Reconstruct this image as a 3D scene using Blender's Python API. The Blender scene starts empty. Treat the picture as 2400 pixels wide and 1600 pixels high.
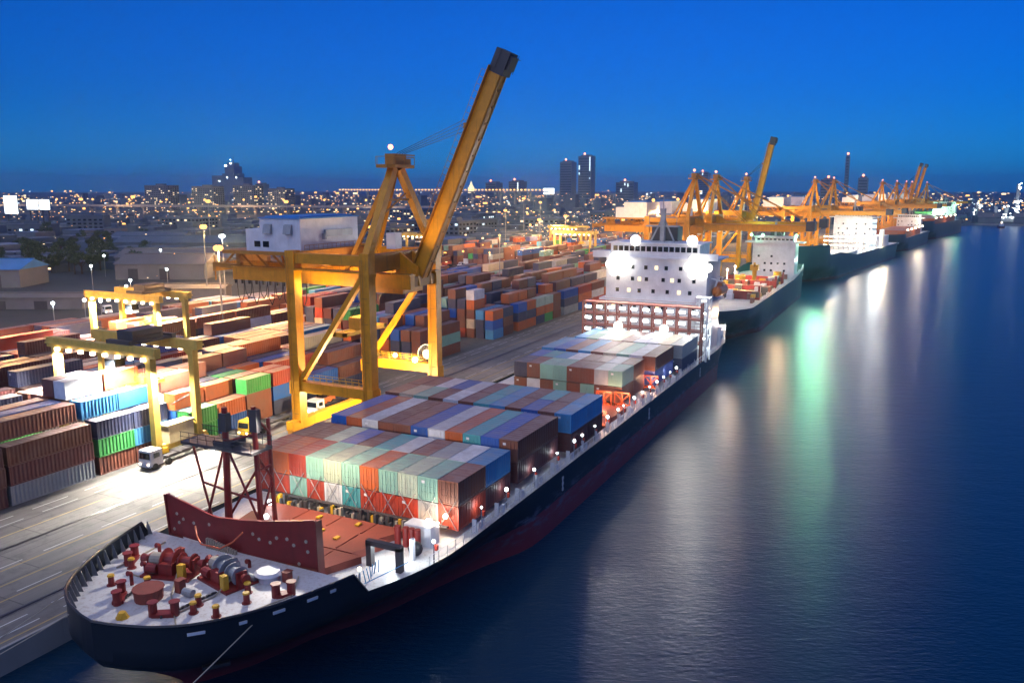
import bpy, math, random
from mathutils import Vector, Matrix
random.seed(11)
R = math.radians
scene = bpy.context.scene
COL = scene.collection

# ------------------------------------------------------------------ camera, sky, exposure
cam = bpy.data.objects.new("camera", bpy.data.cameras.new("camera"))
COL.objects.link(cam)
cam.data.sensor_width = 36.0
cam.data.lens = 29.19
cam.data.clip_end = 30000
cam.location = (-70.89, -41.0, 42.77)
_p, _y = 0.1819, 0.4566
fw = Vector((math.cos(_p) * math.cos(_y), math.cos(_p) * math.sin(_y), -math.sin(_p)))
cam.rotation_euler = fw.to_track_quat('-Z', 'Y').to_euler()
scene.camera = cam

SUN_EL, SUN_ROT = R(8), R(262)
world = bpy.data.worlds.new("World")
scene.world = world
world.use_nodes = True
wn, wl = world.node_tree.nodes, world.node_tree.links
bg = wn["Background"]
sky = wn.new("ShaderNodeTexSky")
sky.sky_type = 'NISHITA'
sky.sun_disc = False
sky.sun_elevation = SUN_EL
sky.sun_rotation = SUN_ROT
sky.air_density = 1.0
sky.dust_density = 0.2
sky.ozone_density = 6.0
tint = wn.new("ShaderNodeMix")
tint.data_type = 'RGBA'
tint.blend_type = 'MULTIPLY'
tint.inputs[0].default_value = 1.0
wl.new(sky.outputs[0], tint.inputs[6])
tint.inputs[7].default_value = (0.0, 0.325, 0.79, 1)
# city glow low over the horizon
wtc = wn.new("ShaderNodeTexCoord")
wsep = wn.new("ShaderNodeSeparateXYZ")
wl.new(wtc.outputs["Generated"], wsep.inputs[0])
wmr = wn.new("ShaderNodeMapRange")
wmr.interpolation_type = 'SMOOTHERSTEP'
wmr.inputs[1].default_value, wmr.inputs[2].default_value = 0.12, -0.03
wl.new(wsep.outputs[2], wmr.inputs[0])
wadd = wn.new("ShaderNodeMix")
wadd.data_type = 'RGBA'
wadd.blend_type = 'ADD'
wl.new(wmr.outputs[0], wadd.inputs[0])
wl.new(tint.outputs[2], wadd.inputs[6])
wadd.inputs[7].default_value = (0.04, 0.42, 1.25, 1)
wl.new(wadd.outputs[2], bg.inputs[0])
bg.inputs[1].default_value = 0.15

sun = bpy.data.objects.new("sun", bpy.data.lights.new("sun", 'SUN'))
COL.objects.link(sun)
sun.data.energy = 1.15
sun.data.angle = R(110)
sun.data.color = (0.84, 0.86, 1.0)
sun.rotation_euler = Vector((0.5, -0.18, -0.85)).to_track_quat('-Z', 'Y').to_euler()

vs = scene.view_settings
vs.view_transform = 'Standard'
vs.look = 'None'
vs.exposure = 0.28
vs.gamma = 1.0
cy = scene.cycles
cy.max_bounces = 5
cy.diffuse_bounces = 2
cy.glossy_bounces = 3
cy.transmission_bounces = 2
cy.volume_bounces = 0
cy.sample_clamp_indirect = 3.0
cy.sample_clamp_direct = 0.0
cy.use_denoising = True
cy.caustics_reflective = False
cy.caustics_refractive = False
cy.filter_width = 1.5

# ------------------------------------------------------------------ mesh builder and object helpers
BOXF = ((0, 3, 2, 1), (4, 5, 6, 7), (0, 1, 5, 4), (1, 2, 6, 5), (2, 3, 7, 6), (3, 0, 4, 7))


class MB:
    def __init__(s):
        s.v, s.f, s.m = [], [], []

    def quadbox(s, pts, mi=0):
        n = len(s.v)
        s.v += [tuple(p) for p in pts]
        s.f += [tuple(n + i for i in f) for f in BOXF]
        s.m += [mi] * 6
        return s

    def box(s, x0, x1, y0, y1, z0, z1, mi=0):
        return s.quadbox([(x0, y0, z0), (x1, y0, z0), (x1, y1, z0), (x0, y1, z0), (x0, y0, z1), (x1, y0, z1), (x1, y1, z1), (x0, y1, z1)], mi)

    def cbox(s, c, sx, sy, sz, mi=0):
        return s.box(c[0] - sx / 2, c[0] + sx / 2, c[1] - sy / 2, c[1] + sy / 2, c[2] - sz / 2, c[2] + sz / 2, mi)

    def beam(s, a, b, w, h=None, up=(0, 0, 1), mi=0, w2=None, h2=None):
        h = h or w
        w2, h2 = w2 or w, h2 or h
        a, b = Vector(a), Vector(b)
        d = (b - a).normalized()
        up = Vector(up)
        if abs(d.dot(up)) > 0.98:
            up = Vector((1, 0, 0))
        x = d.cross(up).normalized()
        z = x.cross(d).normalized()
        P = []
        for p, ww, hh in ((a, w, h), (b, w2, h2)):
            P += [p - x * ww / 2 - z * hh / 2, p + x * ww / 2 - z * hh / 2, p + x * ww / 2 + z * hh / 2, p - x * ww / 2 + z * hh / 2]
        return s.quadbox(P, mi)

    def tube(s, a, b, r, n=8, r2=None, mi=0, caps=True):
        r2 = r if r2 is None else r2
        a, b = Vector(a), Vector(b)
        d = (b - a).normalized()
        up = Vector((0, 0, 1)) if abs(d.z) < 0.95 else Vector((1, 0, 0))
        x = d.cross(up).normalized()
        z = x.cross(d)
        k = len(s.v)
        for p, rr in ((a, r), (b, r2)):
            for i in range(n):
                t = 2 * math.pi * i / n
                s.v.append(tuple(p + x * rr * math.cos(t) + z * rr * math.sin(t)))
        for i in range(n):
            j = (i + 1) % n
            s.f.append((k + i, k + j, k + n + j, k + n + i)[::-1])
            s.m.append(mi)
        if caps:
            s.f.append(tuple(k + i for i in range(n)))
            s.f.append(tuple(k + n + i for i in reversed(range(n))))
            s.m += [mi, mi]
        return s

    def path(s, pts, r, n=5, mi=0):
        for a, b in zip(pts, pts[1:]):
            s.tube(a, b, r, n, mi=mi)
        return s

    def poly(s, pts, mi=0):
        n = len(s.v)
        s.v += [tuple(p) for p in pts]
        s.f.append(tuple(range(n, n + len(pts))))
        s.m.append(mi)
        return s

    def prism(s, outline, z0, z1, mi=0):
        """outline: (x, y) counter-clockwise"""
        n, k = len(outline), len(s.v)
        s.v += [(x, y, z0) for x, y in outline] + [(x, y, z1) for x, y in outline]
        s.f.append(tuple(k + i for i in reversed(range(n))))
        s.f.append(tuple(k + n + i for i in range(n)))
        for i in range(n):
            j = (i + 1) % n
            s.f.append((k + i, k + j, k + n + j, k + n + i))
        s.m += [mi] * (n + 2)
        return s

    def ball(s, c, r, n=8, mi=0, sz=1.0):
        k = len(s.v)
        rings = max(3, n // 2)
        s.v.append((c[0], c[1], c[2] - r * sz))
        for i in range(1, rings):
            t = -math.pi / 2 + math.pi * i / rings
            for j in range(n):
                u = 2 * math.pi * j / n
                s.v.append((c[0] + r * math.cos(t) * math.cos(u), c[1] + r * math.cos(t) * math.sin(u), c[2] + r * sz * math.sin(t)))
        s.v.append((c[0], c[1], c[2] + r * sz))
        last = len(s.v) - 1
        for j in range(n):
            s.f.append((k, k + 1 + (j + 1) % n, k + 1 + j)); s.m.append(mi)
            b = k + 1 + (rings - 2) * n
            s.f.append((last, b + j, b + (j + 1) % n)); s.m.append(mi)
        for i in range(rings - 2):
            for j in range(n):
                a = k + 1 + i * n
                s.f.append((a + j, a + (j + 1) % n, a + n + (j + 1) % n, a + n + j)); s.m.append(mi)
        return s

    def mesh(s, name, mats):
        me = bpy.data.meshes.new(name)
        me.from_pydata(s.v, [], s.f)
        for m in (mats if isinstance(mats, (list, tuple)) else [mats]):
            me.materials.append(m)
        if any(s.m):
            me.polygons.foreach_set("material_index", s.m)
        me.update()
        return me

    def build(s, name, mats, parent=None, org=None):
        if org is None:
            org = tuple(parent.location) if parent is not None else (0, 0, 0)
        if any(org):
            s.v = [(a - org[0], b - org[1], c - org[2]) for a, b, c in s.v]
        o = bpy.data.objects.new(name, s.mesh(name, mats))
        COL.objects.link(o)
        if parent is not None:
            o.parent = parent
        return o


def part2(name, mb, mats, parent, org):
    """a sub-part: parent is a part whose own object sits at the thing's origin"""
    o = mb.build(name, mats, None, org)
    o.parent = parent
    return o


def each(name, mb, mats, parent, org=None):
    """every loose piece of the builder becomes an object of its own"""
    if org is None:
        org = tuple(parent.location)
    root = list(range(len(mb.v)))

    def find(a):
        while root[a] != a:
            root[a] = root[root[a]]
            a = root[a]
        return a
    for f in mb.f:
        r0 = find(f[0])
        for q in f[1:]:
            root[find(q)] = r0
    groups = {}
    for f, mi in zip(mb.f, mb.m):
        groups.setdefault(find(f[0]), []).append((f, mi))
    out = []
    for fs in groups.values():
        b, idx = MB(), {}
        for f, mi in fs:
            for q in f:
                if q not in idx:
                    idx[q] = len(b.v)
                    b.v.append(mb.v[q])
            b.f.append(tuple(idx[q] for q in f))
            b.m.append(mi)
        o = b.build(name, mats, None, org)
        o.parent = parent
        out.append(o)
    return out


def tag(o, label, cat, group=None, kind=None):
    if label: o["label"] = label
    if cat: o["category"] = cat
    if group: o["group"] = group
    if kind: o["kind"] = kind
    return o


def thing(name, label, cat, loc=(0, 0, 0), group=None):
    o = bpy.data.objects.new(name, None)
    o.empty_display_size = 0.5
    COL.objects.link(o)
    o.location = loc
    return tag(o, label, cat, group)


def struct(name, mb, mats, kind="structure"):
    o = mb.build(name, mats)
    o["kind"] = kind
    return o


def dup(o, parent=None):
    c = o.copy()
    COL.objects.link(c)
    c.parent = parent
    for ch in list(o.children):
        dup(ch, c)
    return c


def shade_smooth(o):
    o.data.polygons.foreach_set("use_smooth", [True] * len(o.data.polygons))
    o.data.update()
    return o


# ------------------------------------------------------------------ materials
def newmat(name):
    m = bpy.data.materials.new(name)
    m.use_nodes = True
    nt = m.node_tree
    return m, nt, nt.nodes, nt.links, nt.nodes["Principled BSDF"]


def mixrgb(n, l, fac, a, b, blend='MIX'):
    x = n.new("ShaderNodeMix")
    x.data_type = 'RGBA'
    x.blend_type = blend
    for idx, val in ((0, fac), (6, a), (7, b)):
        if isinstance(val, (int, float)):
            x.inputs[idx].default_value = val
        elif isinstance(val, (tuple, list)):
            x.inputs[idx].default_value = tuple(val) + ((1,) if len(val) == 3 else ())
        else:
            l.new(val, x.inputs[idx])
    return x.outputs[2]


def ramp(n, l, src, p0, p1):
    r = n.new("ShaderNodeMapRange")
    r.inputs[1].default_value, r.inputs[2].default_value = p0, p1
    l.new(src, r.inputs[0])
    return r.outputs[0]


def noise(n, l, vec, scale, detail=3, rough=0.6):
    t = n.new("ShaderNodeTexNoise")
    t.inputs["Scale"].default_value = scale
    t.inputs["Detail"].default_value = detail
    t.inputs["Roughness"].default_value = rough
    if vec is not None:
        l.new(vec, t.inputs["Vector"])
    return t.outputs[0]


def stretch(n, l, src, sc):
    m = n.new("ShaderNodeMapping")
    m.inputs["Scale"].default_value = sc
    l.new(src, m.inputs["Vector"])
    return m.outputs[0]


def paint(name, col, rough=0.5, dirt=0.35, dirtcol=(0.09, 0.05, 0.03), scale=0.6, streak=True, metal=0.0, bump=0.0):
    m, nt, n, l, b = newmat(name)
    tc = n.new("ShaderNodeTexCoord").outputs["Object"]
    n1 = noise(n, l, tc, scale, 4)
    c = mixrgb(n, l, ramp(n, l, n1, 0.3, 0.75), tuple(x * 0.82 for x in col), tuple(min(1, x * 1.1) for x in col))
    if streak:
        st = noise(n, l, stretch(n, l, tc, (2.2, 2.2, 0.16)), 1.0, 4)
        f = ramp(n, l, st, 0.55, 0.8)
        mm = n.new("ShaderNodeMath"); mm.operation = 'MULTIPLY'; l.new(f, mm.inputs[0]); mm.inputs[1].default_value = dirt
        c = mixrgb(n, l, mm.outputs[0], c, dirtcol)
    l.new(c, b.inputs["Base Color"])
    b.inputs["Roughness"].default_value = rough
    b.inputs["Metallic"].default_value = metal
    if bump:
        bn = n.new("ShaderNodeBump"); bn.inputs["Strength"].default_value = bump; bn.inputs["Distance"].default_value = 0.05
        l.new(noise(n, l, tc, 6, 4), bn.inputs["Height"]); l.new(bn.outputs[0], b.inputs["Normal"])
    return m


def boxpaint(name, col):
    """container paint: per-box shade, rust streaks, dusty roof"""
    m, nt, n, l, b = newmat(name)
    tc = n.new("ShaderNodeTexCoord").outputs["Object"]
    oi = n.new("ShaderNodeObjectInfo").outputs["Random"]
    add = n.new("ShaderNodeVectorMath"); add.operation = 'ADD'
    sc = n.new("ShaderNodeVectorMath"); sc.operation = 'SCALE'
    cmb = n.new("ShaderNodeCombineXYZ")
    for i in range(3): l.new(oi, cmb.inputs[i])
    l.new(cmb.outputs[0], sc.inputs[0]); sc.inputs["Scale"].default_value = 37.0
    l.new(tc, add.inputs[0]); l.new(sc.outputs[0], add.inputs[1])
    vec = add.outputs[0]
    rr = ramp(n, l, oi, 0, 1)
    c = mixrgb(n, l, rr, tuple(x * 0.78 for x in col), tuple(min(1, x * 1.22) for x in col))
    fade = ramp(n, l, noise(n, l, vec, 0.45, 4), 0.4, 0.8)
    c = mixrgb(n, l, fade, c, tuple(min(1, x * 0.7 + 0.05) for x in col))
    rust = ramp(n, l, noise(n, l, stretch(n, l, vec, (1.6, 1.6, 0.35)), 1.3, 5, 0.7), 0.6, 0.8)
    mm = n.new("ShaderNodeMath"); mm.operation = 'MULTIPLY'; l.new(rust, mm.inputs[0]); mm.inputs[1].default_value = 0.8
    c = mixrgb(n, l, mm.outputs[0], c, (0.09, 0.035, 0.02))
    geo = n.new("ShaderNodeNewGeometry")
    sep = n.new("ShaderNodeSeparateXYZ"); l.new(geo.outputs["True Normal"], sep.inputs[0])
    up = ramp(n, l, sep.outputs[2], 0.6, 0.9)
    dn = ramp(n, l, noise(n, l, vec, 0.7, 5), 0.25, 0.8)
    d2 = n.new("ShaderNodeMath"); d2.operation = 'MULTIPLY_ADD'; l.new(dn, d2.inputs[0]); d2.inputs[1].default_value = 0.6; d2.inputs[2].default_value = 0.1
    d3 = n.new("ShaderNodeMath"); d3.operation = 'MULTIPLY'; l.new(up, d3.inputs[0]); l.new(d2.outputs[0], d3.inputs[1])
    c = mixrgb(n, l, d3.outputs[0], c, (0.30, 0.25, 0.24))
    l.new(c, b.inputs["Base Color"])
    b.inputs["Roughness"].default_value = 0.55
    return m


def glow(name, col, strength):
    m, nt, n, l, b = newmat(name)
    n.remove(b)
    e = n.new("ShaderNodeEmission")
    e.inputs[0].default_value = tuple(col) + (1,)
    e.inputs[1].default_value = strength
    l.new(e.outputs[0], n["Material Output"].inputs[0])
    return m


def ground_mat(name, c1, c2, c3, s=0.02, rough=0.8, streaky=None, joints=None):
    m, nt, n, l, b = newmat(name)
    tc = n.new("ShaderNodeTexCoord").outputs["Object"]
    a = ramp(n, l, noise(n, l, tc, s, 6), 0.35, 0.7)
    c = mixrgb(n, l, a, c1, c2)
    f = ramp(n, l, noise(n, l, tc, s * 14, 5, 0.7), 0.5, 0.75)
    mm = n.new("ShaderNodeMath"); mm.operation = 'MULTIPLY'; l.new(f, mm.inputs[0]); mm.inputs[1].default_value = 0.85
    c = mixrgb(n, l, mm.outputs[0], c, c3)
    if streaky:
        st = ramp(n, l, noise(n, l, stretch(n, l, tc, streaky), 1.0, 5), 0.45, 0.75)
        m3 = n.new("ShaderNodeMath"); m3.operation = 'MULTIPLY'; l.new(st, m3.inputs[0]); m3.inputs[1].default_value = 0.55
        c = mixrgb(n, l, m3.outputs[0], c, tuple(x * 0.45 for x in c1))
    if joints:
        bk = n.new("ShaderNodeTexBrick")
        bk.inputs["Scale"].default_value = 1.0
        bk.inputs["Brick Width"].default_value = joints[0]
        bk.inputs["Row Height"].default_value = joints[1]
        bk.inputs["Mortar Size"].default_value = 0.07
        bk.inputs["Color1"].default_value = (1, 1, 1, 1)
        bk.inputs["Color2"].default_value = (0.86, 0.86, 0.86, 1)
        bk.inputs["Mortar"].default_value = (0.45, 0.45, 0.45, 1)
        l.new(tc, bk.inputs["Vector"])
        c = mixrgb(n, l, 1.0, c, bk.outputs[0], 'MULTIPLY')
        tm = ramp(n, l, noise(n, l, stretch(n, l, tc, (0.006, 1.6, 1)), 1.0, 4, 0.7), 0.58, 0.7)
        m6 = n.new("ShaderNodeMath"); m6.operation = 'MULTIPLY'; l.new(tm, m6.inputs[0]); m6.inputs[1].default_value = 0.6
        c = mixrgb(n, l, m6.outputs[0], c, (0.05, 0.048, 0.045))
        oil = ramp(n, l, noise(n, l, tc, 0.16, 4, 0.6), 0.66, 0.74)
        m7 = n.new("ShaderNodeMath"); m7.operation = 'MULTIPLY'; l.new(oil, m7.inputs[0]); m7.inputs[1].default_value = 0.65
        c = mixrgb(n, l, m7.outputs[0], c, (0.04, 0.038, 0.036))
    l.new(c, b.inputs["Base Color"])
    rr = n.new("ShaderNodeMapRange"); l.new(a, rr.inputs[0]); rr.inputs[3].default_value = rough - 0.15; rr.inputs[4].default_value = rough + 0.1
    l.new(rr.outputs[0], b.inputs["Roughness"])
    return m


M = {}
PAL = dict(brown=(0.20, 0.065, 0.04), maroon=(0.115, 0.028, 0.03), red=(0.42, 0.045, 0.02), orange=(0.55, 0.12, 0.03),
           teal=(0.24, 0.46, 0.38), pale=(0.46, 0.55, 0.42), turquoise=(0.06, 0.34, 0.38), blue=(0.012, 0.10, 0.42), navy=(0.035, 0.045, 0.11),
           sky=(0.05, 0.26, 0.52), white=(0.62, 0.64, 0.68), cream=(0.62, 0.52, 0.36), green=(0.05, 0.36, 0.08), grey=(0.33, 0.35, 0.35), violet=(0.10, 0.13, 0.38))
for k, v in PAL.items():
    M['c_' + k] = boxpaint("container_" + k, v)
M['yellow'] = paint("crane_yellow", (0.78, 0.315, 0.006), 0.45, 0.4)
M['yellow_dark'] = paint("crane_yellow_worn", (0.50, 0.21, 0.02), 0.55, 0.5)
M['rtg'] = paint("gantry_yellow", (0.72, 0.50, 0.10), 0.45, 0.25)
M['hullred'] = paint("deck_red", (0.24, 0.02, 0.018), 0.5, 0.35, (0.05, 0.012, 0.01))
M['maroon'] = paint("breakwater_red", (0.21, 0.014, 0.016), 0.5, 0.35, (0.05, 0.012, 0.01))
M['deckred'] = paint("hatch_red", (0.26, 0.055, 0.035), 0.6, 0.5, (0.10, 0.05, 0.04), 0.3)
M['deckgrey'] = ground_mat("deck_pale", (0.70, 0.69, 0.68), (0.58, 0.57, 0.56), (0.40, 0.31, 0.26), 0.2, 0.55)
M['white'] = paint("white_paint", (0.74, 0.74, 0.76), 0.4, 0.18, (0.32, 0.24, 0.17), 0.4)
M['black'] = paint("black_steel", (0.02, 0.02, 0.025), 0.5, 0.2)
M['dark'] = paint("dark_steel", (0.06, 0.055, 0.06), 0.55, 0.3)
M['steel'] = paint("galvanised", (0.34, 0.35, 0.36), 0.45, 0.3, metal=0.3)
M['capyellow'] = paint("cap_yellow", (0.75, 0.42, 0.03), 0.45, 0.2)
M['rope'] = paint("rope", (0.42, 0.36, 0.27), 0.85, 0.2)
M['concrete'] = paint("concrete", (0.34, 0.33, 0.31), 0.85, 0.35, (0.12, 0.11, 0.10), 0.15)
M['window'] = paint("dark_glass", (0.012, 0.015, 0.02), 0.12, 0.0, streak=False)
M['roofblue'] = paint("roof_sheet_blue", (0.05, 0.24, 0.55), 0.5, 0.25, (0.08, 0.1, 0.14), 0.1)
M['roofgrey'] = paint("roof_sheet_grey", (0.15, 0.145, 0.145), 0.6, 0.4, (0.12, 0.09, 0.07), 0.08)
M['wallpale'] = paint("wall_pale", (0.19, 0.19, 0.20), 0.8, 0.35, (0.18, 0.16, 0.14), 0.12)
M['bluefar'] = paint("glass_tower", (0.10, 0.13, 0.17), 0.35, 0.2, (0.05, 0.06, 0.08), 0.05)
M['walldusk'] = paint("wall_dusk_blue", (0.09, 0.125, 0.17), 0.8, 0.35, (0.07, 0.07, 0.08), 0.12)  # blue of the dusk skylight is put into this wall colour
M['roofdusk'] = paint("roof_dusk_blue", (0.07, 0.11, 0.17), 0.6, 0.35, (0.05, 0.06, 0.07), 0.1)  # roof colour carries the blue light of the evening sky
M['trunk'] = paint("bark", (0.07, 0.05, 0.035), 0.9, 0.2)
M['tyre'] = paint("rubber", (0.015, 0.015, 0.016), 0.8, 0.1)
M['mark_yellow'] = paint("road_yellow", (0.42, 0.31, 0.12), 0.7, 0.4, (0.2, 0.17, 0.13), 0.8)
M['mark_white'] = paint("road_white", (0.62, 0.62, 0.60), 0.7, 0.4, (0.2, 0.19, 0.17), 0.8)
M['rail'] = paint("rail_steel", (0.12, 0.11, 0.11), 0.35, 0.3, metal=0.6)

WARM, SODIUM, COOL, GREEN, REDL = (1, 0.80, 0.55), (1, 0.52, 0.16), (0.86, 0.97, 1.0), (0.35, 1.0, 0.55), (1, 0.25, 0.12)
M['g_warm'] = glow("lamp_warm", WARM, 9)
M['g_sodium'] = glow("lamp_sodium", (1, 0.47, 0.12), 2.6)
M['g_cool'] = glow("lamp_cool", COOL, 9)
M['g_city'] = glow("lamp_city_warm", (1, 0.70, 0.38), 2.2)
M['g_citycool'] = glow("lamp_city_cool", (0.75, 0.9, 1.0), 1.8)
M['g_green'] = glow("lamp_green", GREEN, 7)
M['g_red'] = glow("lamp_red", REDL, 6)
M['g_flood'] = glow("lamp_flood", (1, 0.95, 0.85), 3.6)
M['g_win'] = glow("lit_window", (1, 0.78, 0.45), 1.6)
M['g_wincool'] = glow("lit_window_cool", (0.7, 0.9, 1.0), 1.6)
M['g_sign'] = glow("lit_billboard", (0.9, 0.97, 1.0), 2.2)

# foliage
m, nt, n, l, b = newmat("foliage")
oi = n.new("ShaderNodeNewGeometry").outputs["Random Per Island"]
l.new(mixrgb(n, l, oi, (0.018, 0.045, 0.016), (0.06, 0.10, 0.035)), b.inputs["Base Color"])
b.inputs["Roughness"].default_value = 0.7
M['leaf'] = m

# hull paint: red boot topping, scuffed band, dark topsides
def hull_mat(name, top, boot, zb):
    m, nt, n, l, b = newmat(name)
    geo = n.new("ShaderNodeNewGeometry")
    sep = n.new("ShaderNodeSeparateXYZ"); l.new(geo.outputs["Position"], sep.inputs[0])
    pos = geo.outputs["Position"]
    scr = noise(n, l, stretch(n, l, pos, (0.35, 0.35, 1.4)), 1.0, 6, 0.7)
    wob = n.new("ShaderNodeMath"); wob.operation = 'MULTIPLY_ADD'; l.new(scr, wob.inputs[0]); wob.inputs[1].default_value = 0.5; l.new(sep.outputs[2], wob.inputs[2])
    isb = ramp(n, l, wob.outputs[0], zb + 0.27, zb + 0.23)
    c = mixrgb(n, l, isb, top, boot)
    band = ramp(n, l, sep.outputs[2], zb + 1.6, zb + 0.2)
    lo = ramp(n, l, sep.outputs[2], 0.6, zb - 0.4)
    mm = n.new("ShaderNodeMath"); mm.operation = 'MULTIPLY'; l.new(band, mm.inputs[0]); l.new(lo, mm.inputs[1])
    m4 = n.new("ShaderNodeMath"); m4.operation = 'MULTIPLY'; l.new(mm.outputs[0], m4.inputs[0]); l.new(ramp(n, l, scr, 0.5, 0.62), m4.inputs[1])
    c = mixrgb(n, l, m4.outputs[0], c, (0.14, 0.13, 0.17))
    rs = ramp(n, l, noise(n, l, stretch(n, l, pos, (0.9, 0.9, 0.08)), 1.0, 5), 0.62, 0.8)
    m5 = n.new("ShaderNodeMath"); m5.operation = 'MULTIPLY'; l.new(rs, m5.inputs[0]); m5.inputs[1].default_value = 0.4
    c = mixrgb(n, l, m5.outputs[0], c, (0.06, 0.03, 0.022))
    l.new(c, b.inputs["Base Color"])
    b.inputs["Roughness"].default_value = 0.38
    return m


M['hull'] = hull_mat("hull_paint", (0.006, 0.012, 0.022), (0.24, 0.032, 0.045), 3.6)
M['hull_grey'] = hull_mat("hull_paint_grey", (0.035, 0.045, 0.055), (0.14, 0.03, 0.03), 1.6)
M['hull_green'] = hull_mat("hull_paint_green", (0.02, 0.045, 0.055), (0.12, 0.03, 0.03), 1.4)

# water
m, nt, n, l, b = newmat("river_water")
pos = n.new("ShaderNodeNewGeometry").outputs["Position"]
b.inputs["Base Color"].default_value = (0.0008, 0.028, 0.066, 1)
b.inputs["Roughness"].default_value = 0.29
b.inputs["IOR"].default_value = 1.33
rotm = n.new("ShaderNodeMapping"); rotm.inputs["Rotation"].default_value = (0, 0, R(-26)); l.new(pos, rotm.inputs["Vector"])
pos = rotm.outputs[0]
h1 = noise(n, l, stretch(n, l, pos, (2.4, 0.75, 1)), 1.0, 4, 0.6)
h2 = noise(n, l, stretch(n, l, pos, (0.42, 0.14, 1)), 1.0, 3, 0.55)
hs = n.new("ShaderNodeMath"); hs.operation = 'MULTIPLY_ADD'; l.new(h2, hs.inputs[0]); hs.inputs[1].default_value = 0.9; l.new(h1, hs.inputs[2])
bn = n.new("ShaderNodeBump"); bn.inputs["Strength"].default_value = 0.5; bn.inputs["Distance"].default_value = 0.17
l.new(hs.outputs[0], bn.inputs["Height"]); l.new(bn.outputs[0], b.inputs["Normal"])
M['water'] = m


def light(parent, loc, col, watts, radius=0.35, spot=None, aim=None, blend=0.6):
    d = bpy.data.lights.new("lamp_light", 'SPOT' if spot else 'POINT')
    d.color = col
    d.energy = watts
    d.shadow_soft_size = radius
    if spot:
        d.spot_size = R(spot)
        d.spot_blend = blend
    o = bpy.data.objects.new("lamp_light", d)
    COL.objects.link(o)
    pl = parent.location if parent else Vector((0, 0, 0))
    o.location = Vector(loc) - Vector(pl)
    if aim is not None:
        o.rotation_euler = (Vector(aim) - Vector(loc)).to_track_quat('-Z', 'Y').to_euler()
    if parent is not None:
        o.parent = parent
    return o


# ------------------------------------------------------------------ setting
GZ = 2.4
EDGE = [(-900, 29.6), (-200, 29.6), (300, 29.6), (420, 14), (520, -1), (700, -22), (830, -36), (1000, -66), (1062, -95)]


def edge_y(x):
    for (xa, ya), (xb, yb) in zip(EDGE, EDGE[1:]):
        if xa <= x <= xb:
            return ya + (yb - ya) * (x - xa) / (xb - xa)
    return EDGE[0][1] if x < EDGE[0][0] else EDGE[-1][1]


mb = MB()
for (xa, ya), (xb, yb) in zip(EDGE, EDGE[1:]):
    mb.poly([(xa, ya, GZ), (xb, yb, GZ), (xb, 9000, GZ), (xa, 9000, GZ)])
mb.poly([(1062, -9000, GZ), (12000, -9000, GZ), (12000, 9000, GZ), (1062, 9000, GZ)])
mb.poly([(-9000, 29.6, GZ), (-900, 29.6, GZ), (-900, 9000, GZ), (-9000, 9000, GZ)])
M['ground'] = ground_mat("city_ground", (0.028, 0.036, 0.042), (0.05, 0.055, 0.06), (0.02, 0.028, 0.025), 0.004, 0.9)
struct("ground", mb, M['ground'])

mb = MB()
full = [(-9000, 29.6)] + EDGE + [(1062, -9000)]
for (xa, ya), (xb, yb) in zip(full, full[1:]):
    mb.poly([(xa, ya, -4), (xb, yb, -4), (xb, yb, GZ), (xa, ya, GZ)])
struct("quay_wall", mb, M['concrete'])

mb = MB()
mb.poly([(-9000, -9000, 0), (12000, -9000, 0), (12000, 200, 0), (-9000, 200, 0)])
struct("water", mb, M['water'])

M['apron'] = ground_mat("apron_concrete", (0.25, 0.23, 0.21), (0.17, 0.16, 0.15), (0.08, 0.075, 0.07), 0.03, 0.75, (0.012, 0.75, 1), (12.0, 7.0))
M['yardfloor'] = ground_mat("yard_asphalt", (0.10, 0.095, 0.09), (0.15, 0.14, 0.13), (0.05, 0.05, 0.05), 0.05, 0.85, (0.03, 0.5, 1))
M['ballast'] = ground_mat("ballast", (0.11, 0.09, 0.08), (0.16, 0.13, 0.11), (0.06, 0.05, 0.045), 0.08, 0.9, (0.02, 0.4, 1))
M['road'] = ground_mat("road_asphalt", (0.055, 0.055, 0.055), (0.08, 0.08, 0.078), (0.04, 0.04, 0.04), 0.05, 0.85)

mb = MB()
ap = [(-300, 29.7), (300, 29.7), (420, 14.1), (520, -0.9), (700, -21.9), (830, -35.9)]
for (xa, ya), (xb, yb) in zip(ap, ap[1:]):
    mb.poly([(xa, ya, GZ + .004), (xb, yb, GZ + .004), (xb, yb + 30.1, GZ + .004), (xa, ya + 30.1, GZ + .004)])
struct("apron", mb, M['apron'])
mb = MB()
for (xa, ya), (xb, yb) in zip(ap, ap[1:]):
    mb.poly([(xa, ya + 30.1, GZ + .004), (xb, yb + 30.1, GZ + .004), (xb, yb + 215 if xb > 310 else 160, GZ + .004), (xa, ya + 215 if xa > 310 else 160, GZ + .004)])
struct("yard_floor", mb, M['yardfloor'])
mb = MB()
mb.poly([(-200, 162, GZ + .004), (420, 162, GZ + .004), (420, 182, GZ + .004), (-200, 182, GZ + .004)])
struct("rail_bed", mb, M['ballast'])
mb = MB()
for y in (165, 166.5, 170, 171.5, 176, 177.5):
    mb.box(-200, 420, y - .05, y + .05, GZ + .004, GZ + .16)
struct("railway_track", mb, M['rail'])
mb = MB()
mb.poly([(-200, 184, GZ + .004), (700, 184, GZ + .004), (700, 192, GZ + .004), (-200, 192, GZ + .004)])
struct("road", mb, M['road'])

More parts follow.
